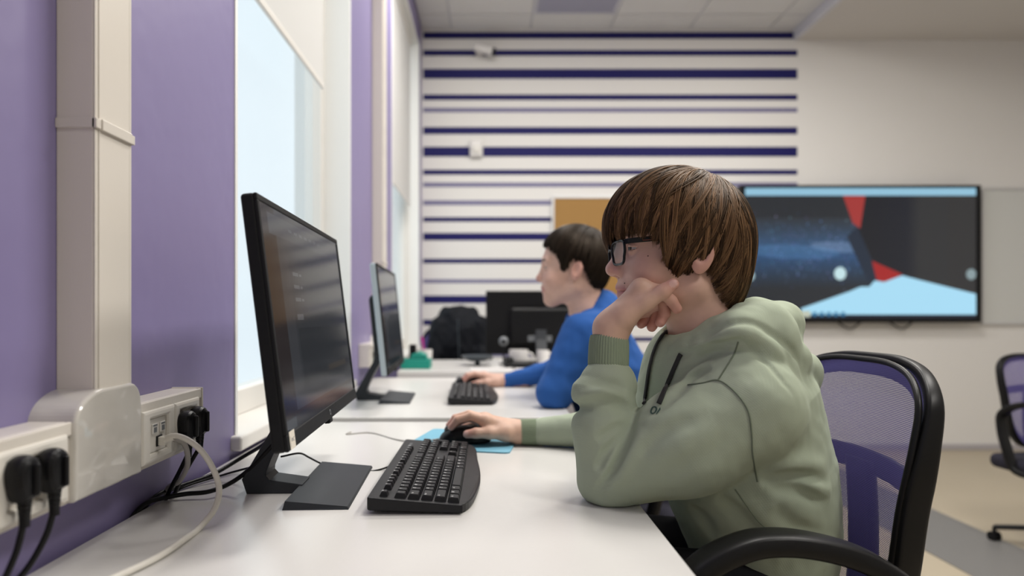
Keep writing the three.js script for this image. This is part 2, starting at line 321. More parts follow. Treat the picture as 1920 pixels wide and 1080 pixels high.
function plug(label, d, y, cordPts, tilt = 0) {
  const x = WX + 0.0495, t = thing('power_plug', label, 'plug', [x, y, -d], 0, 'black power plugs');
  const head = new THREE.Group();
  const s = new THREE.Shape(); s.moveTo(-0.0125, -0.006); s.bezierCurveTo(-0.017, 0.012, -0.012, 0.021, 0, 0.0215); s.bezierCurveTo(0.012, 0.021, 0.017, 0.012, 0.0125, -0.006); s.lineTo(0.0075, -0.019); s.lineTo(-0.0075, -0.019); s.closePath();
  const g = new THREE.ExtrudeGeometry(s, { depth: 0.004, bevelEnabled: true, bevelThickness: 0.010, bevelSize: 0.0095, bevelOffset: -0.0075, bevelSegments: 4, curveSegments: 10 });
  g.rotateY(Math.PI / 2); g.translate(0.010, 0, 0);
  const ridge = rb(0.016, 0.029, -0.016, 0.016, -0.0028, 0.0028, 0.0026);
  const b = part('body', [g, ridge], M.black, t);
  const neck = [];
  for (let i = 0; i < 5; i++) { const c = cyl(0.0068 - i * 0.0005, 0.0064 - i * 0.0005, 0.0042, 16); c.translate(0.014, -0.0215 - i * 0.0053, 0); neck.push(c); const q = cyl(0.005, 0.005, 0.0055, 10); q.translate(0.014, -0.022 - i * 0.0053, 0); neck.push(q); }
  part('strain_relief', neck, M.black, t);
  const pts = [[0.014, -0.040, 0], ...cordPts.map(([X, Y, D]) => [X - x, Y - y, d - D])];
  part('cord', tube(pts, 0.0033, 40, 8), M.black, t);
  return t;
}
plug('black plug nearest the left edge, in the double socket', 0.655, 0.874, [[-0.455, 0.80, 0.650], [-0.470, 0.765, 0.640], [-0.495, 0.748, 0.62], [-0.5075, 0.70, 0.60]]);
plug('black plug next to the tee cover, in the double socket', 0.700, 0.872, [[-0.452, 0.805, 0.690], [-0.470, 0.768, 0.675], [-0.495, 0.750, 0.650], [-0.5075, 0.70, 0.63]]);
plug('left one of the two black plugs by the window', 1.012, 0.866, [[-0.462, 0.80, 1.015], [-0.485, 0.765, 1.03], [-0.5075, 0.72, 1.04]]);
plug('right one of the two black plugs by the window', 1.052, 0.867, [[-0.464, 0.80, 1.05], [-0.486, 0.765, 1.06], [-0.5075, 0.72, 1.075]]);
plug('black plug in the trunking behind the farther monitor', 2.72, 0.87, [[-0.47, 0.81, 2.72], [-0.495, 0.78, 2.72], [-0.5075, 0.72, 2.72]]);
const cableFrom = (name, pts, r, mat, label) => {
  const c = pts.map((p) => V(...p)), o = pts[0], t = tube(c.map((p) => [p.x - o[0], p.y - o[1], p.z - o[2]]), r, 90, 8);
  const m = single(name, t, mat, label, 'cable'); m.position.set(...o); return m;
};
{
  const c = cableFrom('network_cable', [[-0.458, 0.856, -0.951], P(330, 817, 0.945), P(368, 836, 0.94), P(398, 876, 0.94), P(411, 918, 0.935), P(402, 955, 0.915), [-0.3785, 0.7545, -0.89], [-0.377, 0.7545, -0.84], [-0.380, 0.7545, -0.78], [-0.397, 0.7545, -0.715], [-0.43, 0.7545, -0.63]], 0.0041, M.cableWhite, 'white network cable looping from the data socket over the desk');
  const bootPts = [[0, 0, 0], [0.008, 0.003, 0.001], [0.018, 0.007, 0.003]];
  part('boot', tube(bootPts, 0.0056, 8, 10), M.cableWhite, c);
  part('clip', rb(-0.004, 0.006, -0.006, 0.006, -0.006, 0.006, 0.001), M.cableWhite, c);
}
cableFrom('grey_cable', [[-0.462, 0.853, -0.985], [-0.446, 0.845, -0.99], P(352, 866, 1.0), P(338, 900, 1.02), [-0.498, 0.762, -1.05], [-0.507, 0.73, -1.065]], 0.0038, M.cableGrey, 'grey cable hanging down behind the white network cable');
cableFrom('monitor_cable', [[-0.335, 0.86, -1.12], P(500, 829, 1.19), P(455, 857, 1.22), P(400, 889, 1.16), [-0.497, 0.757, -1.085], [-0.504, 0.757, -1.02], [-0.507, 0.735, -0.975], [-0.507, 0.66, -0.96]], 0.0036, M.black, 'black monitor cable running along the wall to the desk edge');
cableFrom('monitor_cable', [[-0.325, 0.845, -1.07], P(470, 878, 1.07), P(430, 907, 1.07), P(390, 922, 1.045), P(350, 926, 1.04), [-0.485, 0.756, -1.03], [-0.500, 0.757, -0.985], [-0.507, 0.735, -0.95], [-0.507, 0.66, -0.94]], 0.0036, M.black, 'black power cable sagging below the white network cable');
cableFrom('monitor_cable', [[-0.36, 0.79, -1.11], P(420, 890, 1.15), P(330, 921, 1.08), [-0.507, 0.735, -1.05]], 0.0018, M.black, 'thin black wire between the two black monitor cables');

// ------------------------------------------------------------------ monitors
function screenTex() {
  const c = document.createElement('canvas'); c.width = 960; c.height = 540; const g = c.getContext('2d');
  g.fillStyle = '#2b2626'; g.fillRect(0, 0, 960, 540);
  g.fillStyle = '#3a3c40'; g.fillRect(120, 0, 840, 500);
  g.fillStyle = '#46484c'; g.fillRect(60, 16, 900, 52);
  g.fillStyle = '#33363a'; g.fillRect(210, 100, 750, 360);
  g.fillStyle = '#2c2f33'; g.fillRect(230, 300, 730, 150);
  g.fillStyle = '#5a5c60'; for (let i = 0; i < 7; i++) g.fillRect(250 + i * 60, 36, 34, 8);
  for (let i = 0; i < 3; i++) { g.fillRect(240, 150 + i * 34, 60, 10); g.fillRect(310, 152 + i * 34, 26, 7); }
  g.fillStyle = '#56585c'; g.fillRect(236, 262, 70, 16); g.fillStyle = '#3e3a36'; g.fillRect(560, 420, 300, 18);
  g.fillStyle = '#20242a'; g.fillRect(0, 508, 960, 32); g.fillStyle = '#3b4046'; g.fillRect(10, 512, 90, 24);
  const t = new THREE.CanvasTexture(c); t.colorSpace = THREE.SRGBColorSpace; return t;
}
M.screen = phy({ color: lin(0.006, 0.006, 0.007), roughness: 0.12, specularIntensity: 0.12, emissive: 0xffffff, emissiveMap: screenTex(), emissiveIntensity: 0.6 });
function labelTex() {
  const c = document.createElement('canvas'); c.width = 128; c.height = 160; const g = c.getContext('2d');
  g.fillStyle = '#d9d2c4'; g.fillRect(0, 0, 128, 160); g.fillStyle = '#8d8a86'; for (let i = 0; i < 12; i++) g.fillRect(12, 40 + i * 8, 18, 3 + (i % 3));
  g.fillStyle = '#55525a'; g.font = 'bold 50px sans-serif'; g.fillText('ФС', 40, 98); const t = new THREE.CanvasTexture(c); t.colorSpace = THREE.SRGBColorSpace; return t;
}
M.sticker = std({ map: labelTex(), roughness: 0.6 });
function monitor(label, [x, y, z], { yaw = 0, tilt = 7, casing = M.blackMatt, side = M.blackMatt, sticker = false, lift = 0.1125, screen = M.screen, back = false } = {}) {
  const t = thing('monitor', label, 'monitor', [x, y, z], yaw * Math.PI / 180, 'computer monitors');
  const W = 0.543, H = 0.324, hw = W / 2, bz = 0.009, bb = 0.021;
  const pan = new THREE.Group(); pan.name = 'display'; pan.position.y = lift; pan.rotation.z = tilt * Math.PI / 180; t.add(pan);
  part('housing', rb(-0.021, -0.003, 0.0, H, -hw, hw, 0.005, 3), side, pan);
  part('bezel', [rb(-0.005, 0, H - bz, H - 0.0005, -hw + 0.0005, hw - 0.0005, 0.0015), rb(-0.005, 0, 0.0005, bb, -hw + 0.0005, hw - 0.0005, 0.0015), rb(-0.005, 0, bb, H - bz, -hw + 0.0005, -hw + bz, 0.0015), rb(-0.005, 0, bb, H - bz, hw - bz, hw - 0.0005, 0.0015)], casing, pan);
  const sg = new THREE.PlaneGeometry(W - 2 * bz, H - bz - bb); sg.rotateY(Math.PI / 2); sg.translate(-0.0016, (H - bz + bb) / 2, 0);
  part('screen', sg, screen, pan);
  part('rear_bulge', rb(-0.052, -0.015, 0.05, 0.24, -0.15, 0.15, 0.02, 4), casing, pan);
  if (back) part('port_cover', rb(-0.0545, -0.05, 0.07, 0.10, -0.06, 0.06, 0.002), M.grey, pan);
  part('sensor', rb(-0.014, -0.004, -0.009, 0.001, -0.035, -0.012, 0.002), casing, pan);
  const em = part('emblem', new THREE.TorusGeometry(0.004, 0.0006, 6, 20), M.grey, pan); em.rotation.y = Math.PI / 2; em.position.set(0.0003, 0.011, 0);
  if (sticker) { const s = new THREE.PlaneGeometry(0.026, 0.023); s.rotateY(Math.PI / 2); s.translate(0.0006, 0.0125, hw - 0.0225); part('asset_label', s, M.sticker, pan); }
  // stand: bent plate neck and wedge foot
  const pr = [[-0.052, 0.20], [-0.074, 0.121], [-0.118, 0.045], [-0.132, 0.0215], [-0.125, 0], [-0.042, 0], [-0.040, 0.012], [-0.09, 0.0195], [-0.0965, 0.0265], [-0.096, 0.034], [-0.087, 0.057], [-0.068, 0.093], [-0.034, 0.15], [-0.036, 0.20]];
  const s = new THREE.Shape(pr.map(([a, b]) => new THREE.Vector2(a, b)));
  const ng = new THREE.ExtrudeGeometry(s, { depth: 0.052, bevelEnabled: true, bevelThickness: 0.0015, bevelSize: 0.001, bevelSegments: 1 }); ng.translate(0, 0.001, -0.02);
  part('stand_neck', ng, M.gunmetal, t);
  const f = new THREE.BufferGeometry(), x0 = -0.046, x1 = 0.049, z0 = -0.145, z1 = 0.126;
  const c = [[x0, 0, z1], [x1, 0, z1], [x1, 0, z0], [x0, 0, z0], [x0 + 0.003, 0.0125, z1 - 0.003], [x1 - 0.002, 0.004, z1 - 0.003], [x1 - 0.002, 0.004, z0 + 0.003], [x0 + 0.003, 0.0125, z0 + 0.003]];
  f.setAttribute('position', new THREE.Float32BufferAttribute(c.flat(), 3)); f.setIndex([4, 5, 6, 4, 6, 7, 0, 1, 5, 0, 5, 4, 1, 2, 6, 1, 6, 5, 2, 3, 7, 2, 7, 6, 3, 0, 4, 3, 4, 7, 0, 3, 2, 0, 2, 1]);
  const fg = f.toNonIndexed(); fg.computeVertexNormals(); part('stand_foot', fg, M.gunmetal, t);
  return t;
}
monitor('black monitor on the near desk, with a white sticker on its lower corner', [-0.2578, 0.75, -1.106], { yaw: 2.4, sticker: true });
monitor('black monitor with a pale edge in front of the boy in blue', [-0.297, 0.757, -2.20], { yaw: 2.4, tilt: 6, side: M.silver, lift: 0.10 });
{
  const m = monitor('black monitor seen from behind on the cross desk', [0.255, 0.782, -3.47], { yaw: 90, tilt: 4, casing: M.dark, side: M.dark, back: true, lift: 0.045 });
}

// ------------------------------------------------------------------ keyboards, mice, mouse pad
const font = await new FontLoader().loadAsync('fonts/droid/droid_sans_bold.typeface.json');
const glyph = (s, h) => { const g = new THREE.ShapeGeometry(font.generateShapes(s, h), 3); g.computeBoundingBox(); const b = g.boundingBox; g.translate(-(b.min.x + b.max.x) / 2, -(b.min.y + b.max.y) / 2, 0); return g; };
const KEYS = [];  // [u, row, width, legend, depth] in key units from the left
{
  const row = (r, u, list) => { for (const k of list) { const [w, s] = Array.isArray(k) ? k : [1, k]; if (s !== null) KEYS.push([u + w / 2, r, w, s, 1]); u += w; } };
  const F = ['Esc', [1, null], 'F1', 'F2', 'F3', 'F4', [0.5, null], 'F5', 'F6', 'F7', 'F8', [0.5, null], 'F9', 'F10', 'F11', 'F12', [0.25, null], 'P', 'S', 'B'];
  row(0, 0, F);
  row(1.25, 0, [...'`1234567890-='].concat([[2, '<']], [[0.25, null], 'In', 'H', 'U', [0.25, null], 'N', '/', '*', '-']));
  row(2.25, 0, [[1.5, 'Tab'], ...'QWERTYUIOP[]', [1.5, '\\'], [0.25, null], 'D', 'E', 'V', [0.25, null], '7', '8', '9']);
  row(3.25, 0, [[1.75, 'Caps'], ...'ASDFGHJKL;', "'", [2.25, 'Ent'], [3.5, null], '4', '5', '6']);
  row(4.25, 0, [[2.25, 'Sh'], ...'ZXCVBNM,.', '/', [2.75, 'Sh'], [1.25, null], '^', [1.25, null], '1', '2', '3']);
  row(5.25, 0, [[1.25, 'Ctrl'], [1.25, 'W'], [1.25, 'Alt'], [6.25, ''], [1.25, 'Alt'], [1.25, 'W'], [1.25, 'M'], [1.25, 'Ctrl'], [0.25, null], '<', 'v', '>', [0.25, null], [2, '0'], '.']);
  KEYS.push([22, 2.75, 1, '+', 2], [22, 4.75, 1, 'E', 2]);
}
const keyCache = {};
function keyGeo(w, d) {
  const k = w + '_' + d; if (keyCache[k]) return keyCache[k];
  const bw = w / 2 - 0.0006, bd = d / 2 - 0.0006, tw = bw - 0.0025, td = bd - 0.0028, h = 0.0082, m = h - 0.0012;
  const ring = (y, a, b) => [[-b, y, -a], [b, y, -a], [b, y, a], [-b, y, a]];   // x across the rows, z along the row
  const v = [...ring(0, bw, bd), ...ring(m, tw + 0.0004, td + 0.0004), ...ring(h, tw - 0.0006, td - 0.0006)], idx = [];
  for (let l = 0; l < 2; l++) for (let i = 0; i < 4; i++) { const a = l * 4 + i, b = l * 4 + (i + 1) % 4; idx.push(a, b + 4, b, a, a + 4, b + 4); }
  idx.push(8, 10, 9, 8, 11, 10);
  let g = new THREE.BufferGeometry(); g.setAttribute('position', new THREE.Float32BufferAttribute(v.flat(), 3)); g.setIndex(idx); g = g.toNonIndexed(); g.computeVertexNormals();
  return keyCache[k] = g;
}
function keyboard(label, [x, y, z], turn) {   // faces +x: rows run along -z, the space bar on the +x side
  const t = thing('keyboard', label, 'keyboard', [x, y, z], turn, 'black keyboards');
  const L = 0.448, hl = L / 2, s = new THREE.Shape();
  const wave = (q) => 0.0765 + 0.0045 * Math.cos((q - 0.42) * Math.PI * 2 * 1.15) - 0.004 * Math.pow(Math.abs(q - 0.5) * 2, 6);
  s.moveTo(-0.0775, -hl + 0.006); s.quadraticCurveTo(-0.0775, -hl, -0.0715, -hl);
  s.lineTo(0.058, -hl); for (let i = 0; i <= 40; i++) { const q = i / 40, e = Math.pow(Math.abs(q - 0.5) * 2, 10) * 0.012; s.lineTo(wave(q) - e, -hl + 0.003 + q * (L - 0.006)); } s.lineTo(0.058, hl);
  s.lineTo(-0.0715, hl); s.quadraticCurveTo(-0.0775, hl, -0.0775, hl - 0.006); s.closePath();
  const g = new THREE.ExtrudeGeometry(s, { depth: 1, bevelEnabled: true, bevelThickness: 0.14, bevelSize: 0.0022, bevelOffset: -0.0022, bevelSegments: 3 });
  const p = g.attributes.position, top = (X) => mix(0.0245, 0.0135, clamp((X + 0.0775) / 0.13, 0, 1)) - 0.006 * Math.pow(clamp((X - 0.056) / 0.024, 0, 1), 2);
  for (let i = 0; i < p.count; i++) { const X = p.getX(i), Z = p.getY(i), h = (p.getZ(i) + 0.14) / 1.28, b = 0.002 + 0.004 * clamp(-X / 0.0775, 0, 1); p.setXYZ(i, X, mix(b, top(X), h), -Z); }
  g.computeVertexNormals(); part('case', g, M.keyBlack, t);
  part('foot', [rb(-0.07, -0.055, 0, 0.006, 0.16, 0.19, 0.001), rb(-0.07, -0.055, 0, 0.006, -0.19, -0.16, 0.001), rb(0.05, 0.06, 0, 0.003, 0.16, 0.19, 0.001), rb(0.05, 0.06, 0, 0.003, -0.19, -0.16, 0.001)], M.black, t);
  const pu = 0.01905, slope = -Math.atan(0.011 / 0.13), prints = [];
  const u0 = -22.5 / 2;
  for (const [u, r, w, legend, d] of KEYS) {
    const kx = -0.0555 + r * pu, kz = -(u + u0) * pu, ky = top(kx) - 0.0012;
    const fn = r === 0;
    const k = part('key', keyGeo((fn ? 0.9 : 1) * w * pu, (fn ? 0.72 : 1) * d * pu), M.keyBlack, t); k.position.set(kx, ky, kz); k.rotation.z = slope;
    if (legend) { const q = glyph(legend, legend.length > 1 ? 0.0026 : 0.0042); q.rotateX(-Math.PI / 2); q.rotateY(Math.PI / 2); q.translate(-d * pu / 2 + 0.0068, 0.0084, w > 1.2 ? w * pu / 2 - 0.0085 : 0.0012); q.rotateZ(slope); q.translate(kx, ky, kz); prints.push(q); }
  }
  part('key_legends', prints, M.keyPrint, t);
  const lamps = []; for (let i = 0; i < 3; i++) lamps.push(rb(-0.064, -0.058, top(-0.06) - 0.001, top(-0.06) + 0.0004, -0.155 - i * 0.014, -0.149 - i * 0.014, 0.0004));
  part('status_lamps', lamps, M.grey, t);
  return t;
}
keyboard('black keyboard on the near desk in front of the boy in green', [-0.0955, 0.75, -1.181], 0);
keyboard('black keyboard on the farther desk in front of the boy in blue', [-0.052, 0.757, -2.27], 0.02);
cableFrom('keyboard_cable', [[-0.172, 0.758, -1.24], P(700, 883, 1.225), P(640, 879, 1.245), P(605, 870, 1.24), P(580, 858, 1.2), P(562, 850, 1.16), [-0.34, 0.80, -1.11]], 0.0017, M.black, 'thin black keyboard cable over the foot of the near monitor');
function mouse(label, [x, y, z], turn) {     // nose towards -x
  const t = thing('mouse', label, 'computer mouse', [x, y, z], turn, 'black mice');
  const g = new THREE.SphereGeometry(1, 40, 28), p = g.attributes.position;
  for (let i = 0; i < p.count; i++) {
    let X = p.getX(i), Y = p.getY(i), Z = p.getZ(i); const w = 0.031 * (1 - 0.13 * Math.exp(-((X + 0.1) ** 2) / 0.12)), top = 0.038 * (1 - 0.16 * (X - 0.25) ** 2);
    const px = Math.sign(X) * Math.pow(Math.abs(X), 0.8) * 0.056;
    p.setXYZ(i, px, Y > 0 ? 0.006 + Math.pow(Y, 0.8) * (top - 0.006) : 0.0005 + (1 - Math.pow(-Y, 0.5)) * 0.0055, Math.sign(Z) * Math.pow(Math.abs(Z), 0.8) * w);
  }
  g.computeVertexNormals(); part('shell', g, M.black, t);
  const wh = part('scroll_wheel', new THREE.TorusGeometry(0.008, 0.0035, 10, 24), M.grey, t); wh.position.set(-0.034, 0.0275, 0);
  return t;
}
mouse('black mouse under the hand on the blue mouse pad', [-0.052, 0.7535, -1.475], 0.05);
mouse('black mouse under the hand of the boy in blue', [-0.079, 0.757, -2.59], 0.05);
{
  const c = [[-0.185, -1.425], [0.041, -1.372], [0.075, -1.60], [-0.135, -1.66]], s = new THREE.Shape();
  const cx = -0.05, cz = -1.515, q = c.map(([a, b]) => [a - cx, -(b - cz)]);
  q.forEach((a, i) => { const n = q[(i + 1) % 4], pr = q[(i + 3) % 4], k = 0.06; const A = [mix(a[0], pr[0], k), mix(a[1], pr[1], k)], B = [mix(a[0], n[0], k), mix(a[1], n[1], k)]; i ? s.lineTo(...A) : s.moveTo(...A); s.quadraticCurveTo(a[0], a[1], ...B); });
  const g = new THREE.ExtrudeGeometry(s, { depth: 0.0022, bevelEnabled: true, bevelThickness: 0.0004, bevelSize: 0.0004, bevelSegments: 1 }); g.rotateX(-Math.PI / 2); g.translate(0, 0.0005, 0);
  const m = single('mouse_pad', g, M.pad, 'light blue mouse pad beyond the near keyboard', 'mouse pad'); m.position.set(cx, 0.75, cz);
}
cableFrom('mouse_cable', [[-0.108, 0.762, -1.475], [-0.15, 0.756, -1.47], P(745, 826, 1.52).map((v, i) => i === 1 ? 0.7515 : v), P(690, 812, 1.61).map((v, i) => i === 1 ? 0.7515 : v), P(650, 815, 1.59).map((v, i) => i === 1 ? 0.7515 : v), [-0.33, 0.7515, -1.62]], 0.0016, M.cableGrey, 'thin grey mouse cable lying on the near desk');

// ------------------------------------------------------------------ back wall: display, boards, camera, sensor
function tvTex() {
  const c = document.createElement('canvas'); c.width = 1470; c.height = 836; const g = c.getContext('2d');
  g.translate(-115, -110);
  const poly = (col, pts) => { g.fillStyle = col; g.beginPath(); pts.forEach(([x, y], i) => i ? g.lineTo(x, y) : g.moveTo(x, y)); g.closePath(); g.fill(); };
  g.fillStyle = '#23272c'; g.fillRect(100, 100, 1500, 860);
  let lg = g.createLinearGradient(0, 300, 0, 760); lg.addColorStop(0, '#2b3036'); lg.addColorStop(0.35, '#2f4a68'); lg.addColorStop(0.55, '#27476b'); lg.addColorStop(1, '#22262b'); g.fillStyle = lg; g.fillRect(100, 300, 900, 460);
  for (let i = 0; i < 900; i++) { const y = 500 + (rnd() + rnd() + rnd() - 1.5) * 200, x = rr(110, 1000); g.fillStyle = `rgba(${Math.round(rr(90, 200))},${Math.round(rr(120, 210))},230,${rr(0.08, 0.5).toFixed(2)})`; g.beginPath(); g.arc(x, y, rr(1, 5), 0, 7); g.fill(); }
  g.fillStyle = 'rgba(150,170,205,0.35)'; g.beginPath(); g.ellipse(720, 490, 190, 34, 0.06, 0, 7); g.fill();
  g.fillStyle = 'rgba(90,140,190,0.30)'; g.beginPath(); g.ellipse(420, 520, 300, 46, 0.04, 0, 7); g.fill();
  lg = g.createLinearGradient(840, 0, 1585, 0); lg.addColorStop(0, '#12151c'); lg.addColorStop(0.4, '#141822'); lg.addColorStop(0.52, '#2a2b2d'); lg.addColorStop(1, '#2b2b2c');
  poly(lg, [[880, 150], [1600, 150], [1600, 800], [1115, 680], [930, 595], [835, 370]]);
  poly('#1c2838', [[830, 360], [935, 600], [950, 700], [900, 720], [760, 420]]);
  poly('#9a3230', [[735, 150], [882, 150], [848, 370], [800, 335]]);
  poly('#9c1f20', [[922, 578], [1118, 665], [1000, 720], [952, 700]]);
  poly('#a3d6ee', [[470, 885], [640, 825], [780, 775], [850, 745], [905, 745], [940, 705], [1000, 715], [1115, 672], [1240, 705], [1600, 795], [1600, 925], [480, 925]]);
  g.fillStyle = '#8dbbd2'; g.fillRect(100, 100, 1500, 58);
  g.fillStyle = '#101a2c'; g.fillRect(100, 924, 1500, 40); g.fillStyle = '#bfe6f2'; g.fillRect(250, 886, 150, 62); g.fillStyle = '#2b93ac'; g.fillRect(410, 890, 46, 50); g.fillStyle = '#b9bfae'; g.fillRect(470, 900, 60, 40); g.fillStyle = '#2e6f96'; for (let i = 0; i < 5; i++) g.fillRect(545 + i * 45, 908, 26, 28);
  for (const [x, y, r, a] of [[145, 675, 30, 0.8], [720, 660, 38, 1], [1555, 665, 32, 0.6]]) { g.fillStyle = `rgba(190,220,225,${a})`; g.beginPath(); g.ellipse(x, y, r, r * 1.1, 0, 0, 7); g.fill(); }
  const t = new THREE.CanvasTexture(c); t.colorSpace = THREE.SRGBColorSpace; return t;
}
{
  const D = 5.06, x0 = (1388 - 917) * D / FPX, x1 = (1840 - 917) * D / FPX, y0 = EYE - (605 - 588) * D / FPX, y1 = EYE - (347 - 588) * D / FPX, cx = (x0 + x1) / 2, cy = (y0 + y1) / 2, w = (x1 - x0) / 2, h = (y1 - y0) / 2;
  const t = thing('wall_display', 'large black wall display showing a starry scene with a pale blue ground', 'display', [cx, cy, -D]);
  part('casing', rb(-w, w, -h, h, -0.085, -0.004, 0.008), M.black, t);
  part('bezel', [rb(-w, w, h - 0.022, h, -0.01, 0, 0.003), rb(-w, w, -h, -h + 0.035, -0.01, 0, 0.003), rb(-w, -w + 0.038, -h + 0.035, h - 0.022, -0.01, 0, 0.003), rb(w - 0.038, w, -h + 0.035, h - 0.022, -0.01, 0, 0.003)], M.black, t);
  const sg = new THREE.PlaneGeometry(2 * w - 0.076, 2 * h - 0.057); sg.translate(0, 0.0065, -0.003);
  part('screen', sg, phy({ color: lin(0.004, 0.004, 0.005), roughness: 0.25, emissive: 0xffffff, emissiveMap: tvTex(), emissiveIntensity: 0.9 }), t);
  for (const u of [-0.06, 0.33]) part('cable_loop', tube([[u - 0.09, -h + 0.005, -0.05], [u, -h - 0.045, -0.04], [u + 0.09, -h + 0.005, -0.05]], 0.006, 20, 6), M.dark, t);
}
function board(name, label, cat, x0, x1, y0, y1, mat) {
  const t = thing(name, label, cat, [(x0 + x1) / 2, (y0 + y1) / 2, -BACK]), w = (x1 - x0) / 2, h = (y1 - y0) / 2;
  part('panel', rb(-w + 0.01, w - 0.01, -h + 0.01, h - 0.01, 0.002, 0.02, 0.002), mat, t);
  part('frame', [rb(-w, w, h - 0.02, h, 0, 0.027, 0.003), rb(-w, w, -h, -h + 0.02, 0, 0.027, 0.003), rb(-w, -w + 0.02, -h + 0.02, h - 0.02, 0, 0.027, 0.003), rb(w - 0.02, w, -h + 0.02, h - 0.02, 0, 0.027, 0.003)], M.alu, t);
}
board('cork_board', 'brown cork board on the striped wall behind the boys', 'board', 0.473, 1.68, 1.03, 1.925, metreCork());
function metreCork() { return M.cork; }
board('whiteboard', 'pale whiteboard on the wall right of the display', 'whiteboard', 3.725, 4.5, 0.95, 1.985, M.board);
{
  const s = BACK / FPX, t = thing('security_camera', 'small white security camera with a dark lens high on the striped wall', 'camera', [(900 - 917) * s, EYE + (588 - 98) * s, -BACK]);
  part('mount', [rb(-0.03, 0.02, -0.03, 0.03, 0, 0.02, 0.006), rb(-0.02, 0.0, -0.015, 0.015, 0.02, 0.07, 0.006)], M.cream, t);
  const b = cyl(0.032, 0.034, 0.13, 24); b.rotateZ(Math.PI / 2 - 0.25); b.translate(0.03, -0.012, 0.09); part('body', b, M.cream, t);
  const l = cyl(0.030, 0.030, 0.035, 24); l.rotateZ(Math.PI / 2 - 0.25); l.translate(0.098, -0.03, 0.09); part('lens', l, M.black, t);
  const q = thing('motion_sensor', 'small white motion sensor on the striped wall below the camera', 'sensor', [(893 - 917) * s, EYE + (588 - 280) * s, -BACK]);
  part('housing', rb(-0.05, 0.05, -0.065, 0.065, 0, 0.045, 0.018, 4), M.cream, q); const d = new THREE.SphereGeometry(0.036, 20, 12); d.scale(1, 0.9, 0.5); d.translate(0, -0.012, 0.043); part('lens', d, M.pvc, q);
}

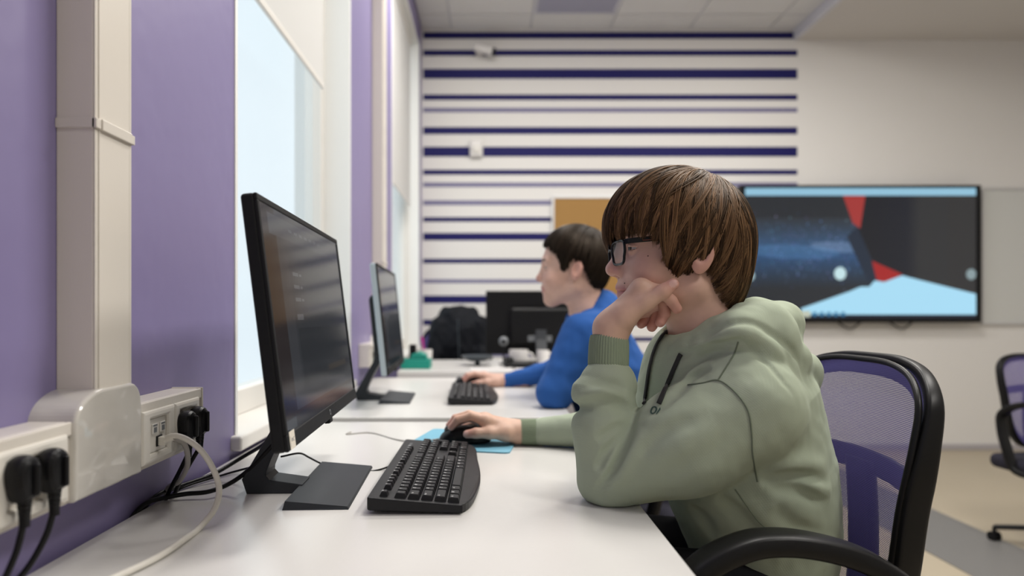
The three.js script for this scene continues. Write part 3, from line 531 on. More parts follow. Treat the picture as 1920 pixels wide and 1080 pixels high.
// ------------------------------------------------------------------ chairs (sitting direction -x, origin on the floor under the seat)
function chair(label, [x, z], turn, k = 1) {
  const t = thing('office_chair', label, 'chair', [x, 0, z], turn, 'office chairs with mesh backs'); t.scale.setScalar(k);
  const sg = new RoundedBoxGeometry(0.47, 0.075, 0.48, 5, 0.034), sp = sg.attributes.position;
  for (let i = 0; i < sp.count; i++) { const X = sp.getX(i), Z = sp.getZ(i); sp.setY(i, sp.getY(i) - 0.02 * Math.pow(clamp(-X / 0.235, 0, 1), 3) - (sp.getY(i) > 0 ? 0.006 * (1 - (Z / 0.24) ** 2) : 0)); }
  sg.translate(-0.02, 0.425, 0); sg.computeVertexNormals(); part('seat', sg, M.seat, t);
  // back: outline (z half width by height), leaning backwards and dished
  const outline = [[0, 0.960], [0.09, 0.957], [0.158, 0.940], [0.198, 0.905], [0.207, 0.845], [0.198, 0.76], [0.185, 0.66], [0.150, 0.565], [0.09, 0.505], [0, 0.49]];
  const bxx = (y, Z) => 0.150 + 0.055 * clamp((y - 0.5) / 0.48, 0, 1.1) - 0.035 * Math.sin(clamp((y - 0.5) / 0.48, 0, 1) * Math.PI) * 0.6 - 0.55 * Z * Z + 0.012;
  const ring = []; for (const [Z, y] of outline) ring.push([bxx(y, Z), y, Z]); for (let i = outline.length - 2; i > 0; i--) { const [Z, y] = outline[i]; ring.push([bxx(y, Z), y, -Z]); }
  const loop = curvePoints(ring, 120, true);
  const cen = [bxx(0.76, 0) + 0.0, 0.76, 0];
  const frame = sweep(loop, roundSection(0.040, 0.017, 16), (i) => [1, 0, 0], true, (i) => mix(0.42, 1, clamp((0.955 - loop[i][1]) / 0.16, 0, 1))); frame.translate(0.010, 0, 0);
  part('back_frame', frame, M.chairPlastic, t);
  const pip = curvePoints(ring.map(([a, b, c]) => [a - 0.010, 0.76 + (b - 0.76) * 0.990, c * 0.985]), 120, true);
  part('frame_edge', sweep(pip, roundSection(0.010, 0.010, 8, 1), [1, 0, 0], true), M.chairPlastic, t);
  // mesh sheet: rings shrinking to the middle, uv in 2.4 mm holes
  const N = 120, R = 10, pos = [], uv = [], idx = [];
  for (let r = 0; r <= R; r++) for (let i = 0; i < N; i++) { const f = 0.985 * (1 - r / R), y = 0.76 + (loop[i][1] - 0.76) * f, Z = loop[i][2] * f; pos.push(bxx(y, Z) + 0.002, y, Z); uv.push(Z / 0.0026, y / 0.0026); }
  for (let r = 0; r < R; r++) for (let i = 0; i < N; i++) { const a = r * N + i, b = r * N + (i + 1) % N; idx.push(a, b, a + N, b, b + N, a + N); }
  const mg = new THREE.BufferGeometry(); mg.setAttribute('position', new THREE.Float32BufferAttribute(pos, 3)); mg.setAttribute('uv', new THREE.Float32BufferAttribute(uv, 2)); mg.setIndex(idx); mg.computeVertexNormals();
  part('back_mesh', mg, M.chairMesh, t);
  // hem where the mesh is doubled along the frame
  const hp = [], hu = [], hi = []; for (let i = 0; i < N; i++) for (const f of [0.97, 0.86]) { const y = 0.76 + (loop[i][1] - 0.76) * f, Z = loop[i][2] * f; hp.push(bxx(y, Z) + 0.0045, y, Z); hu.push(Z / 0.0026, y / 0.0026); }
  for (let i = 0; i < N; i++) { const a = 2 * i, b = 2 * ((i + 1) % N); hi.push(a, b, a + 1, b, b + 1, a + 1); }
  const hg = new THREE.BufferGeometry(); hg.setAttribute('position', new THREE.Float32BufferAttribute(hp, 3)); hg.setAttribute('uv', new THREE.Float32BufferAttribute(hu, 2)); hg.setIndex(hi); hg.computeVertexNormals();
  part('back_hem', hg, M.meshHem, t);
  // lumbar bar and spine behind the mesh
  const lum = curvePoints([[bxx(0.76, 0.2) + 0.02, 0.775, 0.2], [bxx(0.775, 0.1) + 0.03, 0.785, 0.1], [bxx(0.78, 0) + 0.034, 0.788, 0], [bxx(0.775, 0.1) + 0.03, 0.785, -0.1], [bxx(0.76, 0.2) + 0.02, 0.775, -0.2]], 30);
  part('lumbar_bar', sweep(lum, roundSection(0.040, 0.012, 12), [0, 1, 0]), M.chairPlastic, t);
  const spine = curvePoints([[0.20, 0.79, 0], [0.205, 0.68, 0], [0.20, 0.56, 0], [0.17, 0.44, 0], [0.08, 0.385, 0], [0, 0.375, 0]], 30);
  part('spine', sweep(spine, roundSection(0.075, 0.018, 12), [0, 0, 1]), M.chairPlastic, t);
  for (const s of [-1, 1]) {
    const lp = curvePoints([[-0.188, 0.662, s * 0.262], [-0.170, 0.702, s * 0.262], [-0.11, 0.734, s * 0.262], [-0.06, 0.739, s * 0.262], [0.01, 0.727, s * 0.262], [0.065, 0.704, s * 0.262], [0.105, 0.668, s * 0.262], [0.105, 0.60, s * 0.262], [0.08, 0.51, s * 0.262], [0.045, 0.41, s * 0.25], [-0.02, 0.39, s * 0.235], [-0.08, 0.41, s * 0.25], [-0.14, 0.52, s * 0.262], [-0.178, 0.61, s * 0.262]], 110, true);
    part('armrest', sweep(lp, roundSection(0.052, 0.030, 14), [0, 0, 1], true), M.chairPlastic, t);
  }
  const col = [cyl(0.028, 0.028, 0.16, 20).translate(0, 0.16, 0), cyl(0.016, 0.016, 0.16, 16).translate(0, 0.29, 0), rb(-0.1, 0.1, 0.355, 0.39, -0.06, 0.06, 0.008)];
  part('gas_column', col, M.black, t);
  for (let i = 0; i < 5; i++) {
    const a = i / 5 * Math.PI * 2 + 0.5, c = Math.cos(a), s = Math.sin(a);
    const leg = part('base_arm', sweep([[c * 0.02, 0.10, s * 0.02], [c * 0.15, 0.095, s * 0.15], [c * 0.29, 0.072, s * 0.29]], roundSection(0.045, 0.022, 10), [-s, 0, c]), M.chairPlastic, t);
    const w = []; for (const q of [-0.014, 0.014]) { const g = cyl(0.025, 0.025, 0.014, 18); g.rotateX(Math.PI / 2); g.translate(c * 0.29, 0.025, s * 0.29 + q); w.push(g); } w.push(cyl(0.009, 0.009, 0.05, 10).translate(c * 0.29, 0.05, s * 0.29));
    part('caster', w, M.black, leg);
  }
  return t;
}
M.meshHem = std({ color: lin(0.055, 0.042, 0.19), roughness: 0.7, side: THREE.DoubleSide });
chair('purple mesh office chair with black armrests under the boy in green', [0.428, -1.14], 0.04);
chair('purple mesh office chair under the boy in blue, behind the first boy', [0.40, -2.2], 0.0);
chair('purple mesh office chair standing alone at the right edge', [2.50, -2.93], 1.72, 0.88);
chair('office chair behind the cross desk with a black jacket on it', [-0.20, -4.03], Math.PI / 2);

// ------------------------------------------------------------------ implicit surfaces
const smin = (a, b, k) => { const h = Math.max(k - Math.abs(a - b), 0) / k; return Math.min(a, b) - h * h * k * 0.25; };
const smax = (a, b, k) => -smin(-a, -b, k);
function cap(x, y, z, a, b, ra, rb_) {
  const bx_ = b[0] - a[0], by = b[1] - a[1], bz = b[2] - a[2], px = x - a[0], py = y - a[1], pz = z - a[2];
  const t = clamp((px * bx_ + py * by + pz * bz) / (bx_ * bx_ + by * by + bz * bz + 1e-12), 0, 1);
  const dx = px - t * bx_, dy = py - t * by, dz = pz - t * bz;
  return Math.sqrt(dx * dx + dy * dy + dz * dz) - (ra + (rb_ - ra) * t);
}
const sph = (x, y, z, c, r) => Math.hypot(x - c[0], y - c[1], z - c[2]) - r;
function ell(x, y, z, c, r) {
  const a = (x - c[0]) / r[0], b = (y - c[1]) / r[1], d = (z - c[2]) / r[2], k0 = Math.sqrt(a * a + b * b + d * d), e = a / r[0], f = b / r[1], g = d / r[2], k1 = Math.sqrt(e * e + f * f + g * g);
  return k1 < 1e-9 ? -Math.min(...r) : k0 * (k0 - 1) / k1;
}
const chain = (list, k) => (x, y, z) => { let d = 1e9; for (let i = 0; i + 1 < list.length; i++) d = smin(d, cap(x, y, z, list[i], list[i + 1], list[i][3], list[i + 1][3]), k); return d; };
function nets(f, lo, hi, h, slack = 0.02) {
  const n = [0, 1, 2].map((i) => Math.ceil((hi[i] - lo[i]) / h) + 1), [nx, ny, nz] = n, val = new Float32Array(nx * ny * nz), B = 6, at = (i, j, k) => (k * ny + j) * nx + i;
  for (let K = 0; K < nz; K += B) for (let J = 0; J < ny; J += B) for (let I = 0; I < nx; I += B) {
    const c = f(lo[0] + (I + B / 2) * h, lo[1] + (J + B / 2) * h, lo[2] + (K + B / 2) * h), far = Math.abs(c) > B * h * 0.9 + slack;
    for (let k = K; k < Math.min(K + B, nz); k++) for (let j = J; j < Math.min(J + B, ny); j++) for (let i = I; i < Math.min(I + B, nx); i++) val[at(i, j, k)] = far ? c : f(lo[0] + i * h, lo[1] + j * h, lo[2] + k * h);
  }
  const id = new Int32Array(nx * ny * nz).fill(-1), pos = [], idx = [];
  for (let k = 0; k < nz - 1; k++) for (let j = 0; j < ny - 1; j++) for (let i = 0; i < nx - 1; i++) {
    let cnt = 0, sx = 0, sy = 0, sz = 0;
    const v = []; for (let c = 0; c < 8; c++) v.push(val[at(i + (c & 1), j + ((c >> 1) & 1), k + (c >> 2))]);
    let neg = 0; for (const q of v) neg += q < 0; if (neg === 0 || neg === 8) continue;
    for (let c = 0; c < 8; c++) for (const e of [1, 2, 4]) if (!(c & e)) { const a = v[c], b = v[c | e]; if ((a < 0) !== (b < 0)) { const t = a / (a - b); sx += (c & 1) + (e === 1 ? t : 0); sy += ((c >> 1) & 1) + (e === 2 ? t : 0); sz += (c >> 2) + (e === 4 ? t : 0); cnt++; } }
    id[at(i, j, k)] = pos.length / 3; pos.push(lo[0] + (i + sx / cnt) * h, lo[1] + (j + sy / cnt) * h, lo[2] + (k + sz / cnt) * h);
  }
  const quad = (a, b, c, d, flip) => { if (a < 0 || b < 0 || c < 0 || d < 0) return; flip ? idx.push(a, c, b, a, d, c) : idx.push(a, b, c, a, c, d); };
  for (let k = 1; k < nz - 1; k++) for (let j = 1; j < ny - 1; j++) for (let i = 1; i < nx - 1; i++) {
    const v = val[at(i, j, k)] < 0;
    if (v !== (val[at(i + 1, j, k)] < 0)) quad(id[at(i, j - 1, k - 1)], id[at(i, j, k - 1)], id[at(i, j, k)], id[at(i, j - 1, k)], !v);
    if (v !== (val[at(i, j + 1, k)] < 0)) quad(id[at(i - 1, j, k - 1)], id[at(i - 1, j, k)], id[at(i, j, k)], id[at(i, j, k - 1)], !v);
    if (v !== (val[at(i, j, k + 1)] < 0)) quad(id[at(i - 1, j - 1, k)], id[at(i, j - 1, k)], id[at(i, j, k)], id[at(i - 1, j, k)], !v);
  }
  const nor = new Float32Array(pos.length), uv = new Float32Array(pos.length / 3 * 2), e = h * 0.5;
  for (let i = 0; i < pos.length; i += 3) {
    let x = pos[i], y = pos[i + 1], z = pos[i + 2];
    let a = f(x + e, y, z) - f(x - e, y, z), b = f(x, y + e, z) - f(x, y - e, z), c = f(x, y, z + e) - f(x, y, z - e), l = Math.hypot(a, b, c) || 1; a /= l; b /= l; c /= l;
    const s = clamp(f(x, y, z) / Math.max(l / (2 * e), 0.3), -h * 0.6, h * 0.6); pos[i] = x -= a * s; pos[i + 1] = y -= b * s; pos[i + 2] = z -= c * s;
    nor[i] = a; nor[i + 1] = b; nor[i + 2] = c; uv[i / 3 * 2] = x - z; uv[i / 3 * 2 + 1] = y + 0.3 * (x + z);
  }
  const g = new THREE.BufferGeometry(); g.setAttribute('position', new THREE.Float32BufferAttribute(pos, 3)); g.setAttribute('normal', new THREE.BufferAttribute(nor, 3)); g.setAttribute('uv', new THREE.BufferAttribute(uv, 2)); g.setIndex(idx); return g;
}
function paint(g, f) { const p = g.attributes.position, c = new Float32Array(p.count * 3); for (let i = 0; i < p.count; i++) c.set(f(p.getX(i), p.getY(i), p.getZ(i)), 3 * i); g.setAttribute('color', new THREE.BufferAttribute(c, 3)); return g; }
const mixc = (a, b, t) => a.map((v, i) => mix(v, b[i], clamp(t, 0, 1)));
// first point of a surface on the line from one point through another
function hit(f, from, to) {
  const d = V(...to).sub(V(...from)).normalize(), p = V(...from); let s = 0.4;
  for (let i = 0; i < 220 && s < 4; i++) { const q = f(p.x + d.x * s, p.y + d.y * s, p.z + d.z * s); if (q < 0.0003) break; s += Math.max(q * 0.7, 0.0004); }
  return [p.x + d.x * s, p.y + d.y * s, p.z + d.z * s];
}
const spot = (f, u, v) => hit(f, [0, EYE, 0], P(u, v, 1));
const grad = (f, p, e = 0.002) => V(f(p[0] + e, p[1], p[2]) - f(p[0] - e, p[1], p[2]), f(p[0], p[1] + e, p[2]) - f(p[0], p[1] - e, p[2]), f(p[0], p[1], p[2] + e) - f(p[0], p[1], p[2] - e)).normalize();

// ------------------------------------------------------------------ heads (local: face towards -x, origin between the ears)
const EYEC = [-0.0835, 0.007, 0.031];
function headField(x, y, z0) {
  const z = Math.abs(z0);
  let d = ell(x, y, z, [0.0, 0.045, 0], [0.098, 0.086, 0.074]);
  d = smin(d, ell(x, y, z, [-0.046, -0.018, 0], [0.058, 0.082, 0.058]), 0.03);
  d = smin(d, cap(x, y, z, [-0.076, -0.090, 0.012], [0.0, -0.055, 0.05], 0.019, 0.018), 0.028);
  d = smin(d, sph(x, y, z, [-0.079, -0.092, 0], 0.020), 0.02);
  d = smin(d, sph(x, y, z, [-0.062, -0.033, 0.036], 0.030), 0.02);
  d = smin(d, ell(x, y, z, [-0.076, -0.055, 0], [0.029, 0.028, 0.028]), 0.016);
  d = smin(d, cap(x, y, z, [-0.092, 0.032, 0.008], [-0.080, 0.031, 0.045], 0.011, 0.010), 0.016);
  d = smax(d, -ell(x, y, z, [-0.106, 0.006, 0.033], [0.017, 0.013, 0.018]), 0.014);
  d = smin(d, cap(x, y, z, [-0.098, 0.016, 0], [-0.113, -0.023, 0], 0.0075, 0.0105), 0.012);
  d = smin(d, sph(x, y, z, [-0.115, -0.0245, 0], 0.0098), 0.008);
  d = smin(d, ell(x, y, z, [-0.104, -0.029, 0.0115], [0.0095, 0.0075, 0.0062]), 0.007);
  d = smax(d, -ell(x, y, z, [-0.108, -0.0365, 0.0065], [0.0045, 0.0035, 0.0033]), 0.003);
  d = smin(d, cap(x, y, z, [-0.1035, -0.0535, 0], [-0.091, -0.0575, 0.022], 0.0066, 0.003), 0.006);
  d = smin(d, cap(x, y, z, [-0.0995, -0.0665, 0], [-0.0895, -0.0635, 0.020], 0.0072, 0.003), 0.006);
  d = smax(d, -cap(x, y, z, [-0.1105, -0.0602, 0], [-0.096, -0.0612, 0.023], 0.0018, 0.0015), 0.003);
  // lids
  const e = Math.hypot(x - EYEC[0], y - EYEC[1], z - EYEC[2]);
  const lid = Math.max(e - 0.0140, -(Math.abs(y - (EYEC[1] - 0.0008)) - 0.0029 + 9 * Math.pow(z - EYEC[2], 2)) * 0.8);
  d = smin(d, lid, 0.003);
  // ears
  const ex = x - 0.008, ey = y + 0.006, rx = ex * 0.97 - ey * 0.24, ry = ex * 0.24 + ey * 0.97, ez = z - 0.074 - 0.25 * Math.max(ex, 0);
  let ear = ell(rx, ry, ez, [0, 0, 0], [0.0165, 0.031, 0.0085]);
  ear = smax(ear, -ell(rx, ry, ez, [-0.003, 0.003, 0.009], [0.0095, 0.018, 0.007]), 0.004);
  d = smin(d, ear, 0.008);
  // neck
  d = smin(d, cap(x, y, z, [0.022, -0.04, 0], [0.036, -0.19, 0], 0.050, 0.056), 0.03);
  return d;
}
const SKIN = [0.65, 0.405, 0.315], LIP = [0.50, 0.21, 0.19], ROSE = [0.60, 0.305, 0.245];
function skinTone(x, y, z) {   // local head coordinates
  const za = Math.abs(z); let c = SKIN;
  c = mixc(c, ROSE, 0.55 * Math.exp(-((x + 0.07) ** 2 + (y + 0.03) ** 2 + (za - 0.045) ** 2) / 0.0008));
  c = mixc(c, ROSE, 0.8 * Math.exp(-((x + 0.117) ** 2 + (y + 0.026) ** 2) / 0.00016));
  c = mixc(c, ROSE, 0.8 * clamp((za - 0.072) / 0.006, 0, 1) * (x > -0.03 && x < 0.04 ? 1 : 0));
  if (x < -0.088 && y > -0.074 && y < -0.047 && za < 0.024) c = mixc(c, LIP, 0.9 * clamp(1 - Math.abs(y + 0.0605) / 0.0125, 0, 1) * 1.6);
  if (x < -0.075 && Math.abs(y - 0.030 - 0.2 * (0.03 - za) * 0.2) < 0.0035 && za > 0.012 && za < 0.05) c = [0.09, 0.055, 0.04];
  const n = 1 + 0.05 * noise.noise(x * 120, y * 120, z * 120) + 0.04 * noise.noise(x * 40, y * 40, z * 40 + 9);
  return c.map((v) => v * n);
}
function eyeGeo() {
  const g = new THREE.SphereGeometry(0.0122, 48, 36); g.rotateZ(Math.PI / 2);
  return turned(paint(g, (x, y, z) => { const a = Math.hypot(y, z); return x < 0 && a < 0.0028 ? [0.004, 0.004, 0.004] : x < 0 && a < 0.0066 ? [0.07, 0.045, 0.025] : [0.45, 0.41, 0.39]; }));
}
function turned(g) { return g.rotateY(0.22); }
// hair: a solid close to the skull plus locks that grow from the crown down to a hairline y = line(x)
function hairParts(solid, line, crown, centre, { clumps, per: perClump, col, fuzz, thick, lift, swirl = 0.2 }) {
  const R = (d) => { let a = 0.02, b = 0.22; for (let i = 0; i < 22; i++) { const m = (a + b) / 2; solid(centre[0] + d.x * m, centre[1] + d.y * m, centre[2] + d.z * m) < 0 ? a = m : b = m; } return (a + b) / 2; };
  const c0 = V(...crown).sub(V(...centre)).normalize(), e1 = V(-1, 0, 0); e1.addScaledVector(c0, -e1.dot(c0)).normalize(); const e2 = c0.clone().cross(e1);
  const pos = [], nor = [], colr = [], idx = [];
  for (let q = 0; q < clumps; q++) {
    const phi0 = rr(0, Math.PI * 2), cl = rr(0.75, 1.3), liftC = rr(0, lift), tone = mixc(col[0], col[1], Math.pow(rnd(), 1.8)), sw = rr(-swirl, swirl) + 0.12, startC = rnd() < 0.45 ? rr(0.02, 0.15) : rr(0.1, 1.1), cut = rr(-fuzz * 1.1, fuzz * 0.5), bend = rr(-0.09, 0.09);
    // guide
    const guide = []; let t = startC;
    for (let k = 0; k < 80; k++) {
      const ph = phi0 + sw * t + bend * Math.sin(t * 3), d = c0.clone().multiplyScalar(Math.cos(t)).addScaledVector(e1, Math.sin(t) * Math.cos(ph)).addScaledVector(e2, Math.sin(t) * Math.sin(ph));
      const r = R(d), p = V(...centre).addScaledVector(d, r); guide.push([t, d, r]);
      if (p.y < line(p.x, p.z) + cut) break; t += 0.06; if (t > 2.9) break;
    }
    if (guide.length < 4) continue;
    const n = guide.length;
    for (let s = 0; s < perClump; s++) {
      const off = rr(-0.05, 0.05), lf = rr(0, 0.0028), th = thick * rr(0.7, 1.25), g0 = Math.floor(rr(0, n * 0.3)), base = pos.length / 3, sh = rr(0.75, 1.3), c = tone.map((v) => v * sh), wob = rr(-1, 1);
      let cnt = 0; const n1 = Math.max(g0 + 4, n - Math.floor(rnd() * rnd() * 4));
      for (let k = g0; k < n1 && k < n; k++) {
        const f = k / (n - 1), [tt, , ] = guide[k], ph = phi0 + sw * tt + bend * Math.sin(tt * 3) + off * (1 - 0.72 * f * f) / Math.max(Math.sin(Math.max(tt, 0.25)), 0.3) + 0.012 * wob * Math.sin(tt * 7 + wob * 5);
        const d = c0.clone().multiplyScalar(Math.cos(tt)).addScaledVector(e1, Math.sin(tt) * Math.cos(ph)).addScaledVector(e2, Math.sin(tt) * Math.sin(ph));
        const r = R(d) + lf + (liftC) * Math.sin(clamp(f, 0, 1) * Math.PI * 0.8) + (f > 0.8 ? (f - 0.8) * 0.01 * wob : 0);
        const p = V(...centre).addScaledVector(d, r), tan = e1.clone().multiplyScalar(-Math.sin(ph)).addScaledVector(e2, Math.cos(ph)).normalize(), w = th * (k >= Math.min(n, n1) - 1 ? 0.08 : Math.min(1, (Math.min(n, n1) - k) / 4 * 0.7 + 0.12)) * (k === g0 ? 0.4 : 1);
        for (const [u, v] of [[-1, -0.3], [0, 0.9], [1, -0.3]]) { pos.push(p.x + tan.x * u * w + d.x * v * w, p.y + tan.y * u * w + d.y * v * w, p.z + tan.z * u * w + d.z * v * w); const nn = tan.clone().multiplyScalar(u).addScaledVector(d, v + 0.4).normalize(); nor.push(nn.x, nn.y, nn.z); colr.push(...c); }
        cnt++;
      }
      for (let k = 0; k < cnt - 1; k++) for (let j = 0; j < 3; j++) { const a = base + k * 3 + j, b = base + k * 3 + (j + 1) % 3; idx.push(a, a + 3, b, b, a + 3, b + 3); }
    }
  }
  const g = new THREE.BufferGeometry(); g.setAttribute('position', new THREE.Float32BufferAttribute(pos, 3)); g.setAttribute('normal', new THREE.Float32BufferAttribute(nor, 3)); g.setAttribute('color', new THREE.Float32BufferAttribute(colr, 3)); g.setIndex(idx); return g;
}
const poly = (pts) => (x) => { if (x <= pts[0][0]) return pts[0][1]; for (let i = 1; i < pts.length; i++) if (x <= pts[i][0]) return mix(pts[i - 1][1], pts[i][1], (x - pts[i - 1][0]) / (pts[i][0] - pts[i - 1][0])); return pts[pts.length - 1][1]; };
function joinColoured(list) { return mergeGeometries(list.map((g) => { const q = g.toNonIndexed(); for (const k of Object.keys(q.attributes)) if (!['position', 'normal', 'color'].includes(k)) q.deleteAttribute(k); return q; })); }
// hand: palm from wrist to knuckles, five fingers as chains [point, point, point, tip] with radii
function handField(h) {
  const fing = h.fingers.map((f) => chain(f, 0.003)), th = chain(h.thumb, 0.006);
  return (x, y, z) => {
    let d = cap(x, y, z, h.arm, h.wrist, h.arm[3], h.wrist[3]);
    for (const f of h.fingers) d = smin(d, cap(x, y, z, h.wrist, f[0], h.wrist[3] * 0.62, f[0][3] * 1.06), 0.018);
    for (let i = 0; i < 3; i++) d = smin(d, cap(x, y, z, h.fingers[i][0], h.fingers[i + 1][0], h.fingers[i][0][3], h.fingers[i + 1][0][3]), 0.010);
    d = smin(d, cap(x, y, z, h.wrist, h.thumb[0], h.wrist[3] * 0.6, h.thumb[0][3]), 0.016);
    let f = th(x, y, z); d = smin(d, f, 0.010);
    let g = 1e9; for (const q of fing) g = smin(g, q(x, y, z), 0.0018);
    return smin(d, g, 0.005);
  };
}
function boundsOf(list, pad) { const lo = [1e9, 1e9, 1e9], hi = [-1e9, -1e9, -1e9]; for (const p of list) for (let i = 0; i < 3; i++) { lo[i] = Math.min(lo[i], p[i] - pad); hi[i] = Math.max(hi[i], p[i] + pad); } return [lo, hi]; }
function handGeo(h, cell, tone) {
  const f = handField(h), [lo, hi] = boundsOf([h.arm, h.wrist, ...h.thumb, ...h.fingers.flat()], 0.034), g = nets(f, lo, hi, cell, 0.01);
  const tips = [...h.fingers.map((q) => q[q.length - 1]), h.thumb[h.thumb.length - 1]];
  return paint(g, (x, y, z) => { let c = tone; for (const t of tips) c = mixc(c, [0.58, 0.255, 0.21], 0.75 * Math.exp(-((x - t[0]) ** 2 + (y - t[1]) ** 2 + (z - t[2]) ** 2) / 0.00045)); if (h.nail) for (const q of h.nail) if (Math.hypot(x - q[0], y - q[1], z - q[2]) < q[3]) c = [0.66, 0.40, 0.35]; const n = 1 + 0.05 * noise.noise(x * 130, y * 130, z * 130); return c.map((v) => v * n); });
}
const q4 = (u, v, d, r) => [...P(u, v, d), r];
function ribbedCuff(a, b, ra, rb2, ribs, wall = 0.003) {
  const A = V(...a), ax = V(...b).sub(A), L = ax.length(); ax.normalize(); const u = V(0.31, 0.2, 0.93).cross(ax).normalize(), w = ax.clone().cross(u), pos = [], idx = [], N = ribs * 4, K = 12;
  const prof = []; for (let k = 0; k <= K; k++) { const t = k / K; prof.push([t * L, mix(ra, rb2, t) - 0.002 * Math.pow(2 * t - 1, 4), 1]); } prof.push([L + 0.0012, rb2 - wall * 0.7, 0.4], [L - 0.001, rb2 - wall * 1.3, 0], [L - 0.02, rb2 - wall * 1.4, 0]);
  for (const [s, r, k] of prof) for (let i = 0; i < N; i++) { const t = i / N * Math.PI * 2, R = r + k * 0.0007 * Math.cos(t * ribs), p = A.clone().addScaledVector(ax, s).addScaledVector(u, R * Math.cos(t)).addScaledVector(w, R * Math.sin(t)); pos.push(p.x, p.y, p.z); }
  for (let k = 0; k < prof.length - 1; k++) for (let i = 0; i < N; i++) { const p = k * N + i, q = k * N + (i + 1) % N; idx.push(p, q, p + N, q, q + N, p + N); }
  const g = new THREE.BufferGeometry(); g.setAttribute('position', new THREE.Float32BufferAttribute(pos, 3)); g.setIndex(idx); g.computeVertexNormals(); return g;
}
const moved = (g, b) => g.translate(-b[0], -b[1], -b[2]);

// ------------------------------------------------------------------ the boy in the green hoodie
{
  const base = [0.42, 0, -1.12], H = [0.315, 1.13, -1.10];
  const me = thing('person', 'person in a sage green hoodie and glasses, chin on fist, hand on mouse', 'person', base);
  const put = (name, g, mat, parent = me) => part(name, moved(g, base), mat, parent);
  // skin
  const head = paint(nets(headField, [-0.135, -0.20, -0.10], [0.115, 0.145, 0.10], 0.0024, 0.012), skinTone);
  head.translate(...H);
  const left = {
    arm: q4(1141, 665, 1.05, 0.026), wrist: q4(1146, 616, 1.052, 0.0265),
    fingers: [
      [q4(1202, 541, 1.036, 0.0135), q4(1238, 545, 1.031, 0.0095), q4(1259, 564, 1.034, 0.0086), q4(1269, 579, 1.037, 0.0078)],
      [q4(1200, 546, 1.056, 0.0135), q4(1244, 556, 1.054, 0.0095), q4(1246, 588, 1.050, 0.0088), q4(1238, 604, 1.047, 0.0080)],
      [q4(1196, 554, 1.073, 0.0130), q4(1234, 570, 1.070, 0.0092), q4(1231, 598, 1.064, 0.0086), q4(1222, 613, 1.060, 0.0078)],
      [q4(1191, 564, 1.088, 0.0120), q4(1222, 582, 1.084, 0.0084), q4(1214, 600, 1.077, 0.0078), q4(1202, 608, 1.071, 0.0070)]],
    thumb: [q4(1172, 592, 1.034, 0.0165), q4(1211, 567, 1.023, 0.0128), q4(1243, 547, 1.016, 0.0108), q4(1262, 533, 1.014, 0.0088)],
    nail: [[...P(1263, 531, 1.006), 0.0062]],
  };
  const right = {
    arm: q4(1012, 812, 1.465, 0.026), wrist: q4(972, 810, 1.468, 0.0235),
    fingers: [
      [q4(912, 790, 1.452, 0.0125), q4(884, 780, 1.452, 0.0092), q4(858, 787, 1.454, 0.0085), q4(846, 801, 1.456, 0.0075)],
      [q4(909, 787, 1.472, 0.0125), q4(879, 777, 1.474, 0.0092), q4(854, 784, 1.476, 0.0085), q4(842, 798, 1.478, 0.0075)],
      [q4(909, 789, 1.492, 0.0120), q4(880, 783, 1.498, 0.0090), q4(858, 792, 1.500, 0.0083), q4(850, 803, 1.502, 0.0073)],
      [q4(913, 794, 1.510, 0.0110), q4(890, 792, 1.518, 0.0080), q4(872, 799, 1.522, 0.0075), q4(864, 808, 1.524, 0.0068)]],
    thumb: [q4(948, 812, 1.448, 0.0160), q4(918, 812, 1.436, 0.0122), q4(893, 812, 1.432, 0.0105), q4(876, 814, 1.433, 0.0088)],
    nail: [[...P(873, 812, 1.426), 0.006]],
  };
  const shL = P(1402, 768, 0.99), elL = P(1147, 893, 1.03), shR = P(1330, 705, 1.27), elR = [0.285, 0.80, -1.40];
  const trunk = (s, rs) => { const c = [[0.452, 0.56, 0.106], [0.446, 0.69, 0.106], [0.422, 0.775, 0.122], [0.384, 0.880, 0.134], [0.362, 0.945, 0.095]]; return (x, y, z) => { const Z = (z + 1.12) * s; let d = 1e9; for (let i = 0; i < 4; i++) d = smin(d, cap(x, y, Z, [c[i][0], c[i][1], 0], [c[i + 1][0], c[i + 1][1], 0], c[i][2] - rs, c[i + 1][2] - rs), 0.05); return d; }; };
  const inner = trunk(0.86, 0.03);
  const core = nets((x, y, z) => { let d = inner(x, y, z); d = smin(d, cap(x, y, z, [0.362, 0.93, -1.10], [0.345, 0.96, -1.10], 0.05, 0.05), 0.02); for (const [a, b, c] of [[shL, elL, left.arm], [shR, elR, right.arm]]) { d = smin(d, cap(x, y, z, a, b, 0.036, 0.030), 0.02); d = smin(d, cap(x, y, z, b, c, 0.028, 0.024), 0.01); } return d; }, [0.02, 0.42, -1.54], [0.60, 1.02, -0.92], 0.010);
  paint(core, () => SKIN);
  const tone = [0.63, 0.40, 0.30];
  const mole = (u, v) => { const s = spot((x, y, z) => headField(x - H[0], y - H[1], z - H[2]), u, v), g = new THREE.SphereGeometry(0.0011, 8, 6); g.translate(...s); return paint(g, () => [0.08, 0.04, 0.03]); };
  put('body', joinColoured([core, head, handGeo(left, 0.0022, tone), handGeo(right, 0.0026, tone), mole(1215, 480), mole(1171, 531)]), M.skin);
  for (const s of [-1, 1]) { const e = eyeGeo(); e.translate(H[0] + EYEC[0], H[1] + EYEC[1], H[2] + s * EYEC[2]); put('eye', e, M.eye); }
  // hair
  const solid = (x, y, z) => { let d = ell(x, y, z, [-0.006, 0.040, 0], [0.107, 0.096, 0.084]); d = smin(d, ell(x, y, z, [0.052, -0.015, 0], [0.045, 0.085, 0.066]), 0.03); d = smin(d, ell(x, y, z, [-0.043, 0.036, 0], [0.073, 0.072, 0.076]), 0.03); return d; };
